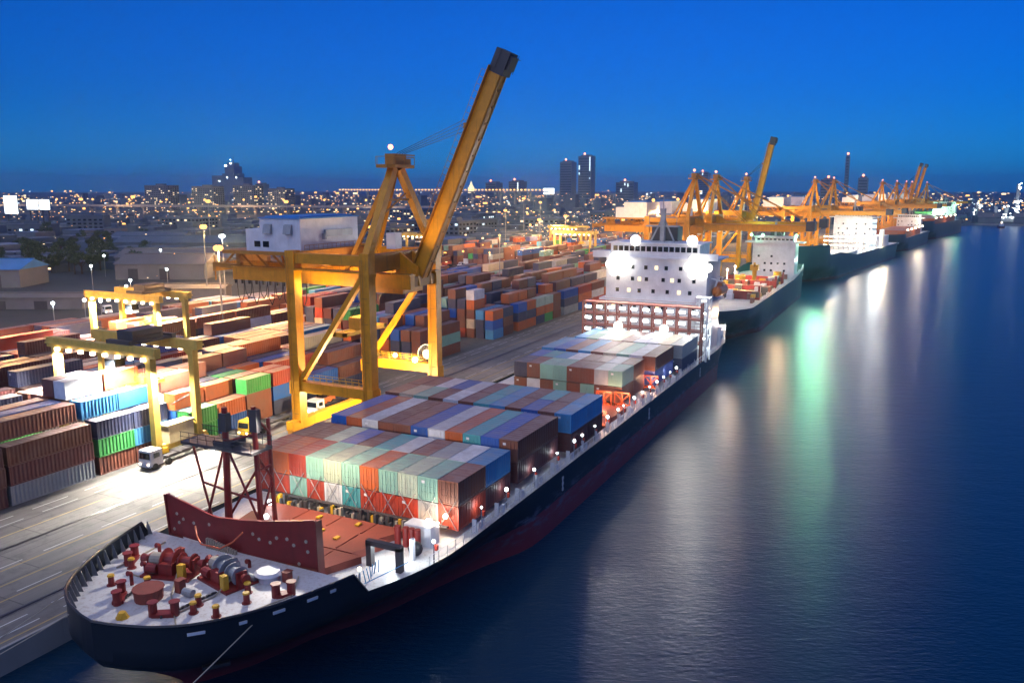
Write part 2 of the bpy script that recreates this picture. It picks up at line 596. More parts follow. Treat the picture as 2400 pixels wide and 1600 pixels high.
mb = MB()
for y in (35.4, 50.0):
    mb.box(-300, 300, y - .09, y + .09, GZ, GZ + .05)
    mb.poly([(-300, y - .35, GZ + .008), (300, y - .35, GZ + .008), (300, y + .35, GZ + .008), (-300, y + .35, GZ + .008)])
struct("crane_rail", mb, M['rail'])
mb = MB()
for y in (30.7, 38.2, 41.4, 44.8, 53.4):
    mb.poly([(-300, y, GZ + .008), (300, y, GZ + .008), (300, y + .22, GZ + .008), (-300, y + .22, GZ + .008)])
struct("yellow_lane_line", mb, M["mark_yellow"])
mb = MB()
for y in (31.8, 33.6, 39.0, 45.6, 56.6, 58.6):
    x = -300
    while x < 300:
        mb.poly([(x, y, GZ + .008), (x + 5, y, GZ + .008), (x + 5, y + .16, GZ + .008), (x, y + .16, GZ + .008)])
        x += 7.5
struct("white_lane_line", mb, M['mark_white'])
mb = MB()
mb.box(-300, 300, 29.6, 29.95, GZ + .004, GZ + .12)
struct("quay_kerb", mb, M['concrete'])
# ------------------------------------------------------------------ the near ship
YC = 13.75


def lerp(tab, x):
    if x <= tab[0][0]: return tab[0][1]
    for (a, p), (b, q) in zip(tab, tab[1:]):
        if x <= b: return p + (q - p) * (x - a) / (b - a)
    return tab[-1][1]


def smooth_tab(tab, x):
    if x <= tab[0][0]: return tab[0][1]
    if x >= tab[-1][0]: return tab[-1][1]
    for i in range(len(tab) - 1):
        (a, p), (b, q) = tab[i], tab[i + 1]
        if x <= b:
            def tan(k):
                if k == 0: return (tab[1][1] - tab[0][1]) / (tab[1][0] - tab[0][0])
                if k == len(tab) - 1: return 0.0
                d0 = (tab[k][1] - tab[k - 1][1]) / (tab[k][0] - tab[k - 1][0]); d1 = (tab[k + 1][1] - tab[k][1]) / (tab[k + 1][0] - tab[k][0])
                return 0.0 if d0 * d1 <= 0 else 2 * d0 * d1 / (d0 + d1)
            h = b - a; t = (x - a) / h
            return (2 * t ** 3 - 3 * t * t + 1) * p + (t ** 3 - 2 * t * t + t) * h * tan(i) + (3 * t * t - 2 * t ** 3) * q + (t ** 3 - t * t) * h * tan(i + 1)


def hull(name, mat, parent, x0, stem_d, stem_w, run, x1, half, ztop, yc, step=None, taper=14, shear=None, heading=0.0, org=None, zlow=-1.2):
    """ship shell: stem at x0+stem_d (deck) and x0+stem_w (water), parallel body to x1-taper, transom at x1"""
    BD = [(0, 0), (.006, 1.6 / 15.35), (.012, 2.6 / 15.35), (.025, 4.5 / 15.35), (.057, 7 / 15.35), (.105, 9 / 15.35), (.18, 11 / 15.35), (.295, 13 / 15.35), (.467, .977), (.62, 1), (1, 1)]
    BW = [(0, 0), (.03, .06), (.12, .2), (.257, .33), (.364, .49), (.52, .625), (.7, .78), (.91, .99), (1, 1)]
    us = sorted([(k / 40) ** 2.2 for k in range(41)] + [.322, .3235])
    st = []
    xr = x0 + stem_d + run
    rows = 12
    for u in us:
        xd = x0 + stem_d + u * run
        zt = ztop(xd)
        col = []
        for r in range(rows):
            f = r / (rows - 1)
            z = zlow + (zt - zlow) * f
            t = max(0.0, min(1.0, z / 6.5))
            sx = x0 + stem_w + (stem_d - stem_w) * t ** 1.25
            x = sx + u * (xr - sx)
            b = (smooth_tab(BW, u) * (1 - t ** 1.5) + smooth_tab(BD, u) * t ** 1.5) * half
            col.append((x, b, z))
        st.append(col)
    for k in range(1, 7):
        x = xr + (x1 - xr) * k / 6 if k < 4 else x1 - taper + taper * (k - 4) / 2
        if k < 4: x = xr + (x1 - taper - xr) * k / 4
        zt = ztop(x)
        q = max(0, (x - (x1 - taper)) / taper)
        col = []
        for r in range(rows):
            z = zlow + (zt - zlow) * r / (rows - 1)
            t = max(0, min(1, z / zt))
            b = half * (1 - q * q * (.5 - .38 * t))
            col.append((x, b, z))
        st.append(col)
    mb = MB()
    for sgn in (-1, 1):
        k = len(mb.v)
        for col in st:
            mb.v += [(x, yc + sgn * b, z) for x, b, z in col]
        for i in range(len(st) - 1):
            for r in range(rows - 1):
                a = k + i * rows + r
                q = (a, a + rows, a + rows + 1, a + 1)
                mb.f.append(q if sgn < 0 else q[::-1])
                mb.m.append(0)
    last = st[-1]
    for r in range(rows - 1):
        (xa, ba, za), (xb, bb, zb) = last[r], last[r + 1]
        mb.poly([(xa, yc - ba, za), (xa, yc + ba, za), (xb, yc + bb, zb), (xb, yc - bb, zb)])
    edge = [col[-1] for col in st]
    if heading:
        ca, sa = math.cos(heading), math.sin(heading)
        mb.v = [(org[0] + (x - org[0]) * ca - (y - org[1]) * sa, org[1] + (x - org[0]) * sa + (y - org[1]) * ca, z) for x, y, z in mb.v]
    o = mb.build(name, mat, parent)
    bpy.context.view_layer.objects.active = o
    o.data.polygons.foreach_set('use_smooth', [abs(p.normal.x) < .97 for p in o.data.polygons])
    return o, edge, st


SHIP = thing("container_ship", "black hulled container ship moored nearest, with pale bow deck and red breakwater", "ship", (0, YC, 0))


def ztop1(x):
    if x < -15.6: return 10.0 + max(0, (-24 - x)) * 0.03
    if x < -4: return 7.95 - (x + 15.6) / 11.6 * 0.85
    return 7.1


H1, edge1, st1 = hull("hull", M['hull'], SHIP, 0, -32.5, -24, 52.5, 129, 15.35, ztop1, YC)

# forecastle deck, main deck
fo = [(x, b) for x, b, z in edge1 if x <= -15.4]
mb = MB()
ol = [(x + (0.25 if i == 0 else 0), YC - max(0, b - .25)) for i, (x, b) in enumerate(fo)] + [(x, YC + max(0, b - .25)) for x, b in reversed(fo[1:])]
mb.prism(ol, 8.8, 9.0)
mb.build("forecastle_deck", M['deckgrey'], SHIP)
mb = MB()
md = [(x, b) for x, b, z in edge1 if x >= -15.7]
ol = [(x, YC - b + .3) for x, b in md] + [(x, YC + b - .3) for x, b in reversed(md)]
mb.prism(ol, 6.7, 6.75)
mb.build("main_deck", M['deckgrey'], SHIP)
# rounded cap rail on the bulwark with stays
mb = MB()
pts_s = [(x, YC - b, z) for x, b, z in edge1 if x < -15.5]
pts_p = [(x, YC + b, z) for x, b, z in edge1 if x < -15.5]
mb.path(pts_s, .13, 5); mb.path(pts_p, .13, 5)
mb.build("bulwark_rail", M['hull'], SHIP)
mb = MB()
for side, pts in ((1, pts_s), (-1, pts_p)):
    for (xa, ya, za), (xb, yb, zb) in zip(pts[1::2], pts[3::2]):
        L = math.hypot(xb - xa, yb - ya)
        for k in range(int(L / 0.9)):
            t = (k + .5) / int(L / 0.9)
            x, y, z = xa + (xb - xa) * t, ya + (yb - ya) * t, za
            dx, dy = -(yb - ya) / L * side, (xb - xa) / L * side
            a = Vector((x + dx * .12, y + dy * .12, 8.5)); c = Vector((dx, dy, 0))
            mb.quadbox([a, a + c * .55, a + c * .55 + Vector((.05, .05, 0)), a + Vector((.05, .05, 0)),
                        a + Vector((0, 0, z - 8.65)), a + c * .08 + Vector((0, 0, z - 8.65)), a + c * .08 + Vector((.05, .05, z - 8.65)), a + Vector((.05, .05, z - 8.65))])
each("bulwark_stay", mb, M['steel'], SHIP)
# fairleads: pale openings through the bulwark
fl = MB()
for x, w in ((-29.6, .9), (-26.6, .5), (-24.2, .9), (-21.4, .9), (-19.3, .5)):
    b = lerp([(a, c) for a, c, z in edge1], x)
    b2 = lerp([(a, c) for a, c, z in edge1], x + w)
    for sgn in (-1,):
        off = .05
        fl.quadbox([(x, YC - b - off - .02, 9.25), (x + w, YC - b2 - off - .02, 9.25), (x + w, YC - b2 + .02, 9.25), (x, YC - b + .02, 9.25),
                    (x, YC - b - off - .06, 9.5), (x + w, YC - b2 - off - .06, 9.5), (x + w, YC - b2 + .02, 9.5), (x, YC - b + .02, 9.5)])
each("fairlead", fl, M['white'], SHIP)

# breakwater: curved plate across the bow deck
prof = [(25.0, 13.25), (24, 13.1), (22, 12.85), (20.3, 12.55), (19, 12.3), (17.8, 12.2), (15, 12.45), (12.3, 12.8), (9, 13.35), (7, 13.7), (6.2, 13.85)]
mb = MB()
for (ya, za), (yb, zb) in zip(prof, prof[1:]):
    xa = -15.2 - .45 * (1 - ((ya - 15.6) / 9.5) ** 2); xb = -15.2 - .45 * (1 - ((yb - 15.6) / 9.5) ** 2)
    mb.quadbox([(xa + .25, ya, 9.0), (xb + .25, yb, 9.0), (xb + .7, yb, 9.0), (xa + .7, ya, 9.0), (xa, ya, za), (xb, yb, zb), (xb + .2, yb, zb), (xa + .2, ya, za)])
mb.quadbox([(-14.95, 6.2, 6.75), (-14.0, 6.2, 6.75), (-14.0, 6.45, 6.75), (-14.9, 6.25, 6.75), (-15.35, 6.0, 13.8), (-14.5, 6.0, 13.7), (-14.5, 6.25, 13.7), (-15.35, 6.25, 13.8)])
mb.quadbox([(-14.9, 25.0, 6.75), (-13.2, 25.0, 6.75), (-13.2, 25.2, 6.75), (-14.9, 25.2, 6.75), (-15.35, 25.0, 13.2), (-14.7, 25.0, 13.1), (-14.7, 25.2, 13.1), (-15.35, 25.2, 13.2)])
BW_ = mb.build("breakwater", M['maroon'], SHIP)
mb = MB()
rng = random.Random(4)
for y, z in ((23.6, 11.4), (22.7, 11.0), (23.4, 10.5), (21.2, 10.9), (19.0, 11.2), (13.4, 11.3), (12.7, 10.9), (11.4, 10.8), (10.6, 11.4), (9.4, 11.5), (8.7, 11.0), (7.3, 11.6), (7.2, 10.6), (24.3, 9.6), (8.3, 9.2)):
    zb = 12.3
    xs = -15.2 - .45 * (1 - ((y - 15.6) / 9.5) ** 2)
    x = xs + .25 * (12.8 - z) / 3.8 - .05
    mb.tube((x, y, z), (x + .1, y, z), .17, 8)
each("lightening_hole", mb, M['rope'], BW_, (0, YC, 0))
mb = MB()
for i in range(13):
    y = 18.9 - i * .3
    mb.box(-16.1, -15.85, y - .09, y + .09, 8.8 + abs(i - 4) * .03, 10.0 - max(0, i - 2) * .06)
mb.box(-16.0, -15.8, 15.0, 19.2, 8.7, 8.85)
part2("grille", mb, M['rope'], BW_, (0, YC, 0))
mb = MB()
rp = [(-16.4, 19.9, 11.2), (-16.9, 19.2, 10.5), (-17.4, 18.2, 10.1), (-17.4, 15.8, 10.1), (-16.9, 14.6, 10.8), (-16.4, 13.8, 11.7)]
mb.path(rp, .09, 5)
part2("handrail", mb, paint("rail_orange", (0.6, 0.11, 0.03), 0.5), BW_, (0, YC, 0))

# foremast: tall post, twin lattice legs and a crosstree
mb = MB()
mb.tube((-10, 22.1, 6.75), (-10, 21.7, 20.8), .42, 10, .3)
mb.tube((-9.6, 17.9, 6.75), (-9.6, 18.2, 21.2), .32, 8, .25)
mb.tube((-7.6, 17.9, 6.75), (-7.6, 18.2, 19.5), .28, 8, .2)
FM = mb.build("foremast", M['hullred'], SHIP)
mb = MB()
for a, b in (((-10, 25.6, 7), (-10, 21.9, 17)), ((-10, 24.3, 8), (-10, 26.6, 16.6)), ((-10, 21.9, 11.8), (-10, 25.3, 12.2)), ((-9.8, 22, 11.6), (-9.6, 18, 11.2)),
             ((-9.8, 22, 9), (-9.6, 18, 14.8)), ((-9.6, 18, 8.5), (-9.8, 21.8, 16.3)), ((-9.6, 18, 9), (-7.6, 18, 13)), ((-7.6, 18, 13), (-9.6, 18, 16)), ((-7.6, 18, 10.5), (-9.6, 18, 10.5)),
             ((-7.6, 18, 14.5), (-9.6, 18, 14.5)), ((-9.6, 18.1, 20.2), (-7.6, 18.1, 18)), ((-9.6, 18.2, 18.3), (-10, 21.7, 17.2))):
    mb.tube(a, b, .13, 6)
part2("brace", mb, M['hullred'], FM, (0, YC, 0))
mb = MB()
mb.box(-11, -8, 17.4, 27.2, 16.45, 16.75)
mb.box(-10.6, -8.4, 20.6, 23.0, 16.75, 17.3)
for y in [17.5 + i * 1.2 for i in range(9)]:
    for x in (-11, -8): mb.tube((x, y, 16.7), (x, y, 17.8), .035, 4)
for x in (-11, -8):
    mb.tube((x, 17.4, 17.8), (x, 27.2, 17.8), .035, 4); mb.tube((x, 17.4, 17.3), (x, 27.2, 17.3), .03, 4)
mb.box(-9.9, -9.2, 17.6, 18.6, 18.6, 20.9); mb.box(-10.4, -9.6, 21.3, 22.2, 18.3, 20.2)
part2("crosstree", mb, M['dark'], FM, (0, YC, 0))
mb = MB()
mb.ball((-11.1, 22.6, 16.2), .22); mb.ball((-8.2, 18.6, 8.9), .3); mb.ball((-3, 22.9, 7.9), .34)
each("mast_lamp", mb, M['g_cool'], FM, (0, YC, 0))
light(SHIP, (-9.2, 16.6, 20.4), (1, 0.90, 0.78), 11000, .35, 120, (-25, 12, 9.0))
light(SHIP, (-6.5, 16, 17.6), (1, 0.78, 0.52), 8500, .6, 130, (2, 12, 9))
light(SHIP, (-3, 22.6, 9.0), COOL, 260, .3)

# mooring winches
def winch(px, py, a, grey=False):
    org = (px, py, 9.0)
    mb = MB()
    mb.box(-1.6, 1.6, -2.4, 2.4, 0, .22)
    for y in (-2.3, -.7, .9, 2.3): mb.box(-.5, .5, y - .09, y + .09, .2, 1.6)
    mb.box(-1.2, -.4, -.6, .8, .2, 1.3); mb.tube((-1.1, .9, .8), (-1.1, 1.9, .8), .42, 10)
    mb.tube((0, -2.7, 1.15), (0, 2.9, 1.15), .16, 8)
    mb.tube((0, -3.1, 1.15), (0, -2.6, 1.15), .42, 10, .3); mb.tube((0, 2.6, 1.15), (0, 3.1, 1.15), .3, 10, .42)
    rot = Matrix.Rotation(a, 4, 'Z')
    def T(m): m.v = [tuple(rot @ Vector(p) + Vector(org)) for p in m.v]; return m
    w = T(mb).build("mooring_winch", M['hullred'], SHIP)
    d = MB()
    for y0, y1, r in ((-2.1, -.85, .72), (-.5, .75, .95)):
        d.tube((0, y0, 1.15), (0, y1, 1.15), r * .72, 14)
        d.tube((0, y0, 1.15), (0, y0 + .1, 1.15), r * 1.15, 16); d.tube((0, y1 - .1, 1.15), (0, y1, 1.15), r * 1.15, 16)
    part2("winch_drum", T(d), M['steel' if grey else 'hullred'], w, (0, YC, 0))
    d = MB(); d.tube((0, 1.1, 1.15), (0, 2.1, 1.15), .62, 14)
    part2("rope_coil", T(d), M['rope'], w, (0, YC, 0))
    d = MB(); d.box(-1.5, -1.0, -1.9, -1.3, .2, 1.5); d.box(.6, .9, 2.0, 2.2, .2, 1.3)
    each("brake_lever", T(d), M['capyellow'], w, (0, YC, 0))
winch(-21.2, 17.6, .25)
winch(-20.3, 12.0, -.25, True)

# single and double bollards, vents, hatches
def bollard(px, py, h=.85, r=.28, cap='capyellow'):
    mb = MB(); mb.tube((px, py, 9.0), (px, py, 9.0 + h), r, 10, r * .9); mb.tube((px, py, 9.0), (px, py, 9.06), r * 1.5, 10)
    o = mb.build("bollard", M['hullred'], SHIP)
    mb = MB(); mb.tube((px, py, 9.0 + h), (px, py, 9.15 + h), r * 1.15, 10, r * .95)
    part2("bollard_cap", mb, M[cap], o, (0, YC, 0))
for p in ((-22.3, 21.8), (-24.3, 17.4), (-25.8, 10.3), (-24.7, 10.9), (-25.4, 8.2), (-21.2, 8.8), (-22.6, 7.6), (-25.4, 20.6)): bollard(*p)
def bitts(a, b, cap='hullred'):
    mb = MB()
    for p in (a, b): mb.tube((p[0], p[1], 9.0), (p[0], p[1], 10.15), .36, 10); mb.tube((p[0], p[1], 10.15), (p[0], p[1], 10.25), .46, 10)
    mb.beam((a[0], a[1], 9.15), (b[0], b[1], 9.15), .9, .3)
    mb.build("mooring_bitts", M[cap], SHIP)
bitts((-27.6, 17.1), (-26.2, 18.3)); bitts((-27.6, 12.9), (-26.7, 11.4)); bitts((-20.7, 6.1), (-19.8, 5.2)); bitts((-22.0, 22.6), (-20.6, 23.4))
mb = MB(); mb.tube((-25.7, 15.6, 9.0), (-25.7, 15.6, 9.9), 1.15, 14, 1.2); mb.tube((-25.7, 15.6, 9.9), (-25.7, 15.6, 10.05), 1.3, 14)
mb.build("bow_hatch", M['deckred'], SHIP)
mb = MB(); mb.tube((-18.6, 8.8, 9.0), (-18.6, 8.8, 9.7), .9, 14); mb.tube((-18.6, 8.8, 9.7), (-18.6, 8.8, 9.95), 1.25, 16, 1.0)
mb.build("mushroom_vent", M['white'], SHIP)
mb = MB(); mb.tube((-28.9, 14.9, 9.0), (-28.9, 14.9, 9.5), .55, 8, .3); mb.box(-29.3, -28.6, 14.6, 15.2, 9.0, 9.2)
mb.build("roller_fairlead", M['capyellow'], SHIP)
mb = MB(); mb.path([(-23.2, 21.4, 9.08), (-23.3, 19.8, 9.08), (-22.3, 18.6, 9.2), (-21.4, 18.4, 9.8)], .08, 5)
mb.path([(-27, 11.4, 9.1), (-23, 10.8, 9.08), (-20.6, 11, 9.7)], .07, 5); mb.path([(-28, 9.9, 9.08), (-24.6, 14.2, 9.08), (-21.4, 16.8, 9.6)], .07, 5)
mb.build("mooring_line", M['rope'], SHIP)

rng = random.Random(15)
for k, (x, y) in enumerate(((-19.3, 21.6), (-18.2, 20.2), (-17.6, 14.2), (-17.4, 12.2), (-23.6, 14.2), (-23.9, 12.9), (-22.6, 19.6), (-18.0, 7.2), (-19.4, 10.0), (-24.6, 19.0))):
    mb = MB(); h = rng.uniform(.5, 1.1)
    if k % 3 == 0: mb.tube((x, y, 9.0), (x, y, 9.0 + h), .16, 8); mb.tube((x, y, 9.0 + h), (x - .35, y, 9.0 + h + .12), .18, 8, .24)
    elif k % 3 == 1: mb.box(x - .35, x + .35, y - .3, y + .3, 9.0, 9.0 + h); mb.box(x - .4, x + .4, y - .35, y + .35, 9.0 + h, 9.06 + h)
    else: mb.tube((x, y - .5, 9.35), (x, y + .5, 9.35), .35, 10); mb.box(x - .2, x + .2, y - .4, y + .4, 9.0, 9.3)
    mb.build("deck_vent" if k % 3 == 0 else "deck_box", M[('hullred', 'steel', 'deckred')[(k * 2) % 3]], SHIP)
for y0, y1 in ((18.6, 17.0), (11.2, 12.0)):
    mb = MB()
    for i in range(22):
        t = i / 22; p = Vector((-22.6 - 5.2 * t, y0 + (y1 - y0) * t, 9.12)); mb.cbox(p, .26, .12 if i % 2 else .22, .22 if i % 2 else .1)
    o = mb.build("anchor_chain", M['dark'], SHIP)
mb = MB()
mb.path([(-17, 6.8, 9.1), (-20, 4.9, 9.1), (-24, 6.2, 9.1), (-27.6, 9.0, 9.1)], .07, 5)
mb.build("deck_pipe", M['rope'], SHIP)
mb = MB()
mb.path([(-17, 23.5, 9.12), (-20.5, 23.0, 9.12), (-23, 22.9, 9.12)], .08, 5)
mb.build("deck_pipe", M['rope'], SHIP)
# draught marks and load line plates on the starboard side
mb = MB()
for x in (24, 62, 98):
    for k in range(3): mb.box(x, x + .45, -1.68, -1.58, 4.2 + k * .75, 4.6 + k * .75)
    mb.box(x + .1, x + .3, -1.68, -1.58, 4.2, 6.1)
each("hull_mark", mb, M['white'], SHIP)
mb = MB(); mb.tube((-27.9, 6.2, 6.2), (-27.5, 5.6, 8.0), .16, 6); mb.beam((-28.6, 6.6, 6.1), (-27.0, 5.3, 6.1), .4, .3)
mb.build("anchor", M['black'], SHIP)

for o in list(SHIP.children):
    if o.name.split('.')[0] in ('forecastle_deck', 'breakwater', 'mooring_winch', 'bollard', 'mooring_bitts', 'bow_hatch', 'mushroom_vent', 'roller_fairlead', 'mooring_line', 'deck_vent', 'deck_box', 'anchor_chain', 'deck_pipe'):
        o.location.z -= .5          # the whole deck level sits half a metre lower

# hatch covers ahead of the first block
for x0, x1, z in ((-13.0, -9.2, 7.5), (-9.1, -5.1, 7.56), (-5.0, -1.9, 7.5)):
    mb = MB()
    inset = max(0, (-6 - x0) * .35)
    mb.prism([(x0, 6.6 + inset * .3), (x1, 5.2 + inset * .2), (x1, 23.6), (x0, 22.8)], 6.75, z)
    for y in (9, 13.5, 18): mb.box(x0 + .2, x1 - .2, y - .06, y + .06, z, z + .09)
    mb.build("hatch_cover", M['deckred'], SHIP)
# cell guides and twistlock gear in front of the first block
gear = MB()
rng = random.Random(8)
for i in range(40):
    y = 4.2 + i * .5 + rng.uniform(-.15, .15); x = -1.15 + rng.uniform(-.35, .35)
    gear.box(x - .22, x + .22, y - .16, y + .16, 6.75, 7.5 + rng.random() * .8, rng.choice((0, 0, 1, 2)))
for i in range(9):
    y = 3 + i * 2.5; gear.box(-.75, -.45, y - .1, y + .1, 6.75, 8.1)
gear.box(-.8, -.4, 1, 26, 8.0, 8.15)
o = gear.build("lashing_gear", [M['dark'], M['capyellow'], M['rope']], SHIP); o["kind"] = "stuff"
mb = MB()
for x, y in ((-11.6, 12.5), (-10.2, 15.8), (-7, 10.4), (-6.2, 13), (-3.4, 15.5), (-3.2, 10.5), (-11.8, 17.2), (-12, 9.5)):
    mb.cbox((x, y, 7.66), .7, .45, .16)
each("hatch_cleat", mb, M['capyellow'], SHIP)

# passage along the starboard edge beside the bow: stores, portal frame, fender
mb = MB(); mb.box(-3.3, -1.6, 1.4, 4.6, 6.75, 8.9); mb.box(-6.6, -6.2, 1.4, 1.8, 6.75, 9.0)
each("deck_store", mb, M['white'], SHIP)
mb = MB()
for y in (1.0, 4.4): mb.box(-9.4, -8.8, y, y + .6, 6.75, 9.2)
mb.box(-9.4, -8.8, 1.0, 5.0, 8.9, 9.4)
mb.build("portal_frame", M['dark'], SHIP)
mb = MB(); mb.ball((-5.4, 1.9, 7.5), .75, 12)
shade_smooth(mb.build("round_fender", M['black'], SHIP))
mb = MB()
for y in (2.6, 3.3, 4.0, 5.0): mb.tube((-3.9, y, 6.75), (-3.9, y, 8.8), .35, 8)
each("gas_bottle", mb, M['hullred'], SHIP)
mb = MB()
for i in range(10): mb.tube((-14.5 + i * .5, 3.0 + .3 * math.sin(i), 6.75), (-14.3 + i * .5, 3.2, 7.9), .05, 4)
mb.path([(-14.8, 1.6, 7.9), (-12, 1.0, 7.9), (-9, .4, 7.9)], .05, 4)
mb.build("ladder_rail", paint("rail_blue", (.06, .3, .6), .5), SHIP)

# edge rail with posts and lamp posts along the starboard side
mb = MB()
x = -7.5
while x < 118:
    b = lerp([(a, c) for a, c, z in edge1], x)
    mb.tube((x, YC - b + .2, 6.75), (x, YC - b + .2, 8.15), .045, 4)
    x += 1.5
for z in (7.45, 8.15):
    pts = [(x, YC - lerp([(a, c) for a, c, zz in edge1], x) + .2, z) for x in (-7.5, -4, 0, 10, 30, 60, 90, 110, 118)]
    mb.path(pts, .04, 4)
for x in [2 + 5.2 * i for i in range(21)]:
    mb.box(x - .08, x + .08, -1.0, -.5, 6.75, 8.3); mb.box(x + 1.2, x + 1.7, -.9, -.6, 6.75, 7.6)
o = mb.build("side_rail", M['white'], SHIP)
lp, lr, pp = MB(), MB(), MB()
LX = [-6.2, 3.6, 9.6, 17.2, 24.3, 30.2, 33.2, 38.2, 43.6, 48.4, 51.0, 56.5, 60.8, 65.0, 69.4, 73.6, 78.0, 82.4, 86.8]
for i, x in enumerate(LX):
    pp.tube((x, -.75, 6.75), (x, -.75, 9.0), .07, 5)
    lp.ball((x, -.75, 9.1), (.2, .15, .24)[i % 3], 8)
    lr.cbox((x + .5, -.7, 8.25), .35, .35, .5)
    if i % 2 == 0 or x < 20: light(SHIP, (x, -.55, 9.1), COOL, 45 if x > -2 else 200, .2)
each("lamp_post", pp, M["steel"], o, (0, YC, 0))
each("deck_lamp", lp, M['g_cool'], o, (0, YC, 0))
each("lifebuoy_box", lr, paint("signal_red", (.6, .06, .03), .5), o, (0, YC, 0))
mb = MB(); mb.ball((-2.4, 2.2, 9.2), .34); mb.ball((-.7, 1.2, 9.3), .3); mb.ball((-12.2, 3.7, 7.9), .2)
each("work_lamp", mb, M['g_warm'], SHIP)
light(SHIP, (-1.6, 1.5, 9.0), (1, .82, .6), 620, .3)
light(SHIP, (-1.0, 4.0, 8.0), (1, .55, .3), 300, .3)
light(SHIP, (-8.2, 2.8, 8.4), COOL, 420, .3)
# open bay between the blocks: work lamps on red lashing bridges
for x, y in ((44.6, -.2), (57.0, .2), (56.4, 3.2), (71.2, -.4)):
    mb = MB()
    for yy in (0, 1.3, 2.6): mb.tube((x, y + yy, 6.75), (x, y + yy, 9.6), .1, 5)
    mb.beam((x, y, 9.6), (x, y + 2.6, 9.6), .2); mb.beam((x, y, 7), (x, y + 2.6, 9.5), .12); mb.beam((x, y + 2.6, 7), (x, y, 9.5), .12)
    mb.box(x - .6, x + .6, y, y + 2.6, 7.5, 7.6)
    mb.build("lashing_post", paint("lash_orange", (.55, .10, .03), .5), SHIP)
    light(SHIP, (x - 1.2, y + .8, 9.4), (1, .52, .3), 420, .25)
mb = MB()
for x0, x1, z in ((42, 48.6, 7.5), (49, 56.0, 7.5)):
    mb.box(x0, x1, .4, 27, 6.75, z)
each("hatch_cover", mb, M['deckred'], SHIP)

# lashing bridge in front of the house
LBX = 99.0
mb = MB()
ys = [-1.2 + i * 2.62 for i in range(11)]
for y in ys:
    for x in (LBX, LBX + 1.6): mb.box(x - .16, x + .16, y - .16, y + .16, 6.75, 18.6 if y > 0.5 else 19.4)
for z in (10.9, 13.4, 15.9, 18.4):
    mb.box(LBX - .5, LBX + 2.0, ys[0], ys[-1], z - .14, z + .14)
    for zz in (z + .65, z + 1.15): mb.box(LBX - .5, LBX - .44, ys[0], ys[-1], zz - .03, zz + .03)
LB = mb.build("lashing_bridge", paint("bridge_red", (.34, .12, .09), .5, .4), SHIP)
mb = MB()
rng = random.Random(3)
for iz, z in enumerate((12.9, 15.4, 17.8)):
    for i, (a, b) in enumerate(zip(ys, ys[1:])):
        if rng.random() < .9:
            mb.box(LBX - .36, LBX - .1, (a + b) / 2 - .62, (a + b) / 2 + .62, z - .66, z - .12)
each("tube_lamp", mb, M['g_cool'], LB, (0, YC, 0))
for y in (1, 6.5, 12, 17.5, 23):
    light(SHIP, (LBX - 1.6, y, 14.4), COOL, 450, .5, 150, (LBX - 9, y, 8))
# stair tower on the starboard side
mb = MB()
for x in (101.2, 104.4):
    for y in (-2.0, .6): mb.box(x - .15, x + .15, y - .15, y + .15, 6.75, 20.2)
for z in (9.4, 12.1, 14.8, 17.5, 20.2): mb.box(101.0, 104.6, -2.2, .8, z - .1, z + .1)
for i, z in enumerate((6.9, 9.5, 12.2, 14.9, 17.6)): mb.beam((101.6, -1.6, z), (104, -1.6, z + 2.5), .5, .12)
ST = mb.build("stair_tower", M['white'], SHIP)
mb = MB()
for z in (9.0, 11.3, 14, 16.7, 19.4): mb.box(102.4, 103.2, -1.2, -.4, z, z + .3)
each("stair_lamp", mb, M['g_cool'], ST, (0, YC, 0))
light(SHIP, (102.8, -3.2, 14), (.9, 1, .92), 500, .8); light(SHIP, (102.8, -3.0, 9.5), COOL, 200, .5); light(SHIP, (126, -3, 14), (1, .66, .35), 2600, .6)

# deckhouse
HX0, HX1 = 107.0, 120.0
mb = MB()
mb.box(HX0, HX1, -.2, 22.6, 6.75, 27.6)
mb.box(HX0 - .6, HX1 + .6, -1.2, 24.0, 18.0, 18.5)
HS = mb.build("deckhouse", M['white'], SHIP)
mb = MB()
mb.box(HX0 - .8, HX1 - 3, -2.6, 25.6, 27.6, 28.0)
mb.box(HX0 - .3, HX1 - 4, 1.5, 21.5, 28.0, 30.8); mb.box(HX0 - .6, HX1 - 3.6, 1.0, 22.0, 30.8, 31.1)
for y0, y1 in ((-2.6, 1.5), (21.5, 25.6)):
    mb.box(HX0 - .8, HX0 - .65, y0, y1, 28.0, 29.1)
part2("bridge_deck", mb, M['white'], HS, (0, YC, 0))
mb = MB()
for i in range(15):
    y = 2.0 + i * 1.28; mb.box(HX0 - .36, HX0 - .28, y, y + 1.0, 29.2, 30.3)
each("bridge_window", mb, M['window'], HS, (0, YC, 0))
mb = MB()
for z, yy in ((25.2, (2, 5.2, 8.4, 13, 16, 19.4)), (22.6, (2.2, 5.4, 9.0, 12.8, 16, 19.4)), (20.0, (3, 8, 11.2, 14.4, 19.5)), (16.2, (2, 5.4, 9.0, 12, 15.4, 18.6))):
    for y in yy: mb.box(HX0 - .05, HX0 + .02, y, y + .75, z, z + .85)
each("cabin_window", mb, M['window'], HS, (0, YC, 0))
mb = MB()
for z, yy in ((22.6, (7.0, 14.4)), (20.0, (5.4, 16.8)), (16.2, (10.2, 20.4)), (25.2, (10.6,))):
    for y in yy: mb.box(HX0 - .055, HX0 + .02, y, y + .75, z, z + .85)
each("lit_window", mb, M['g_win'], HS, (0, YC, 0))
mb = MB()
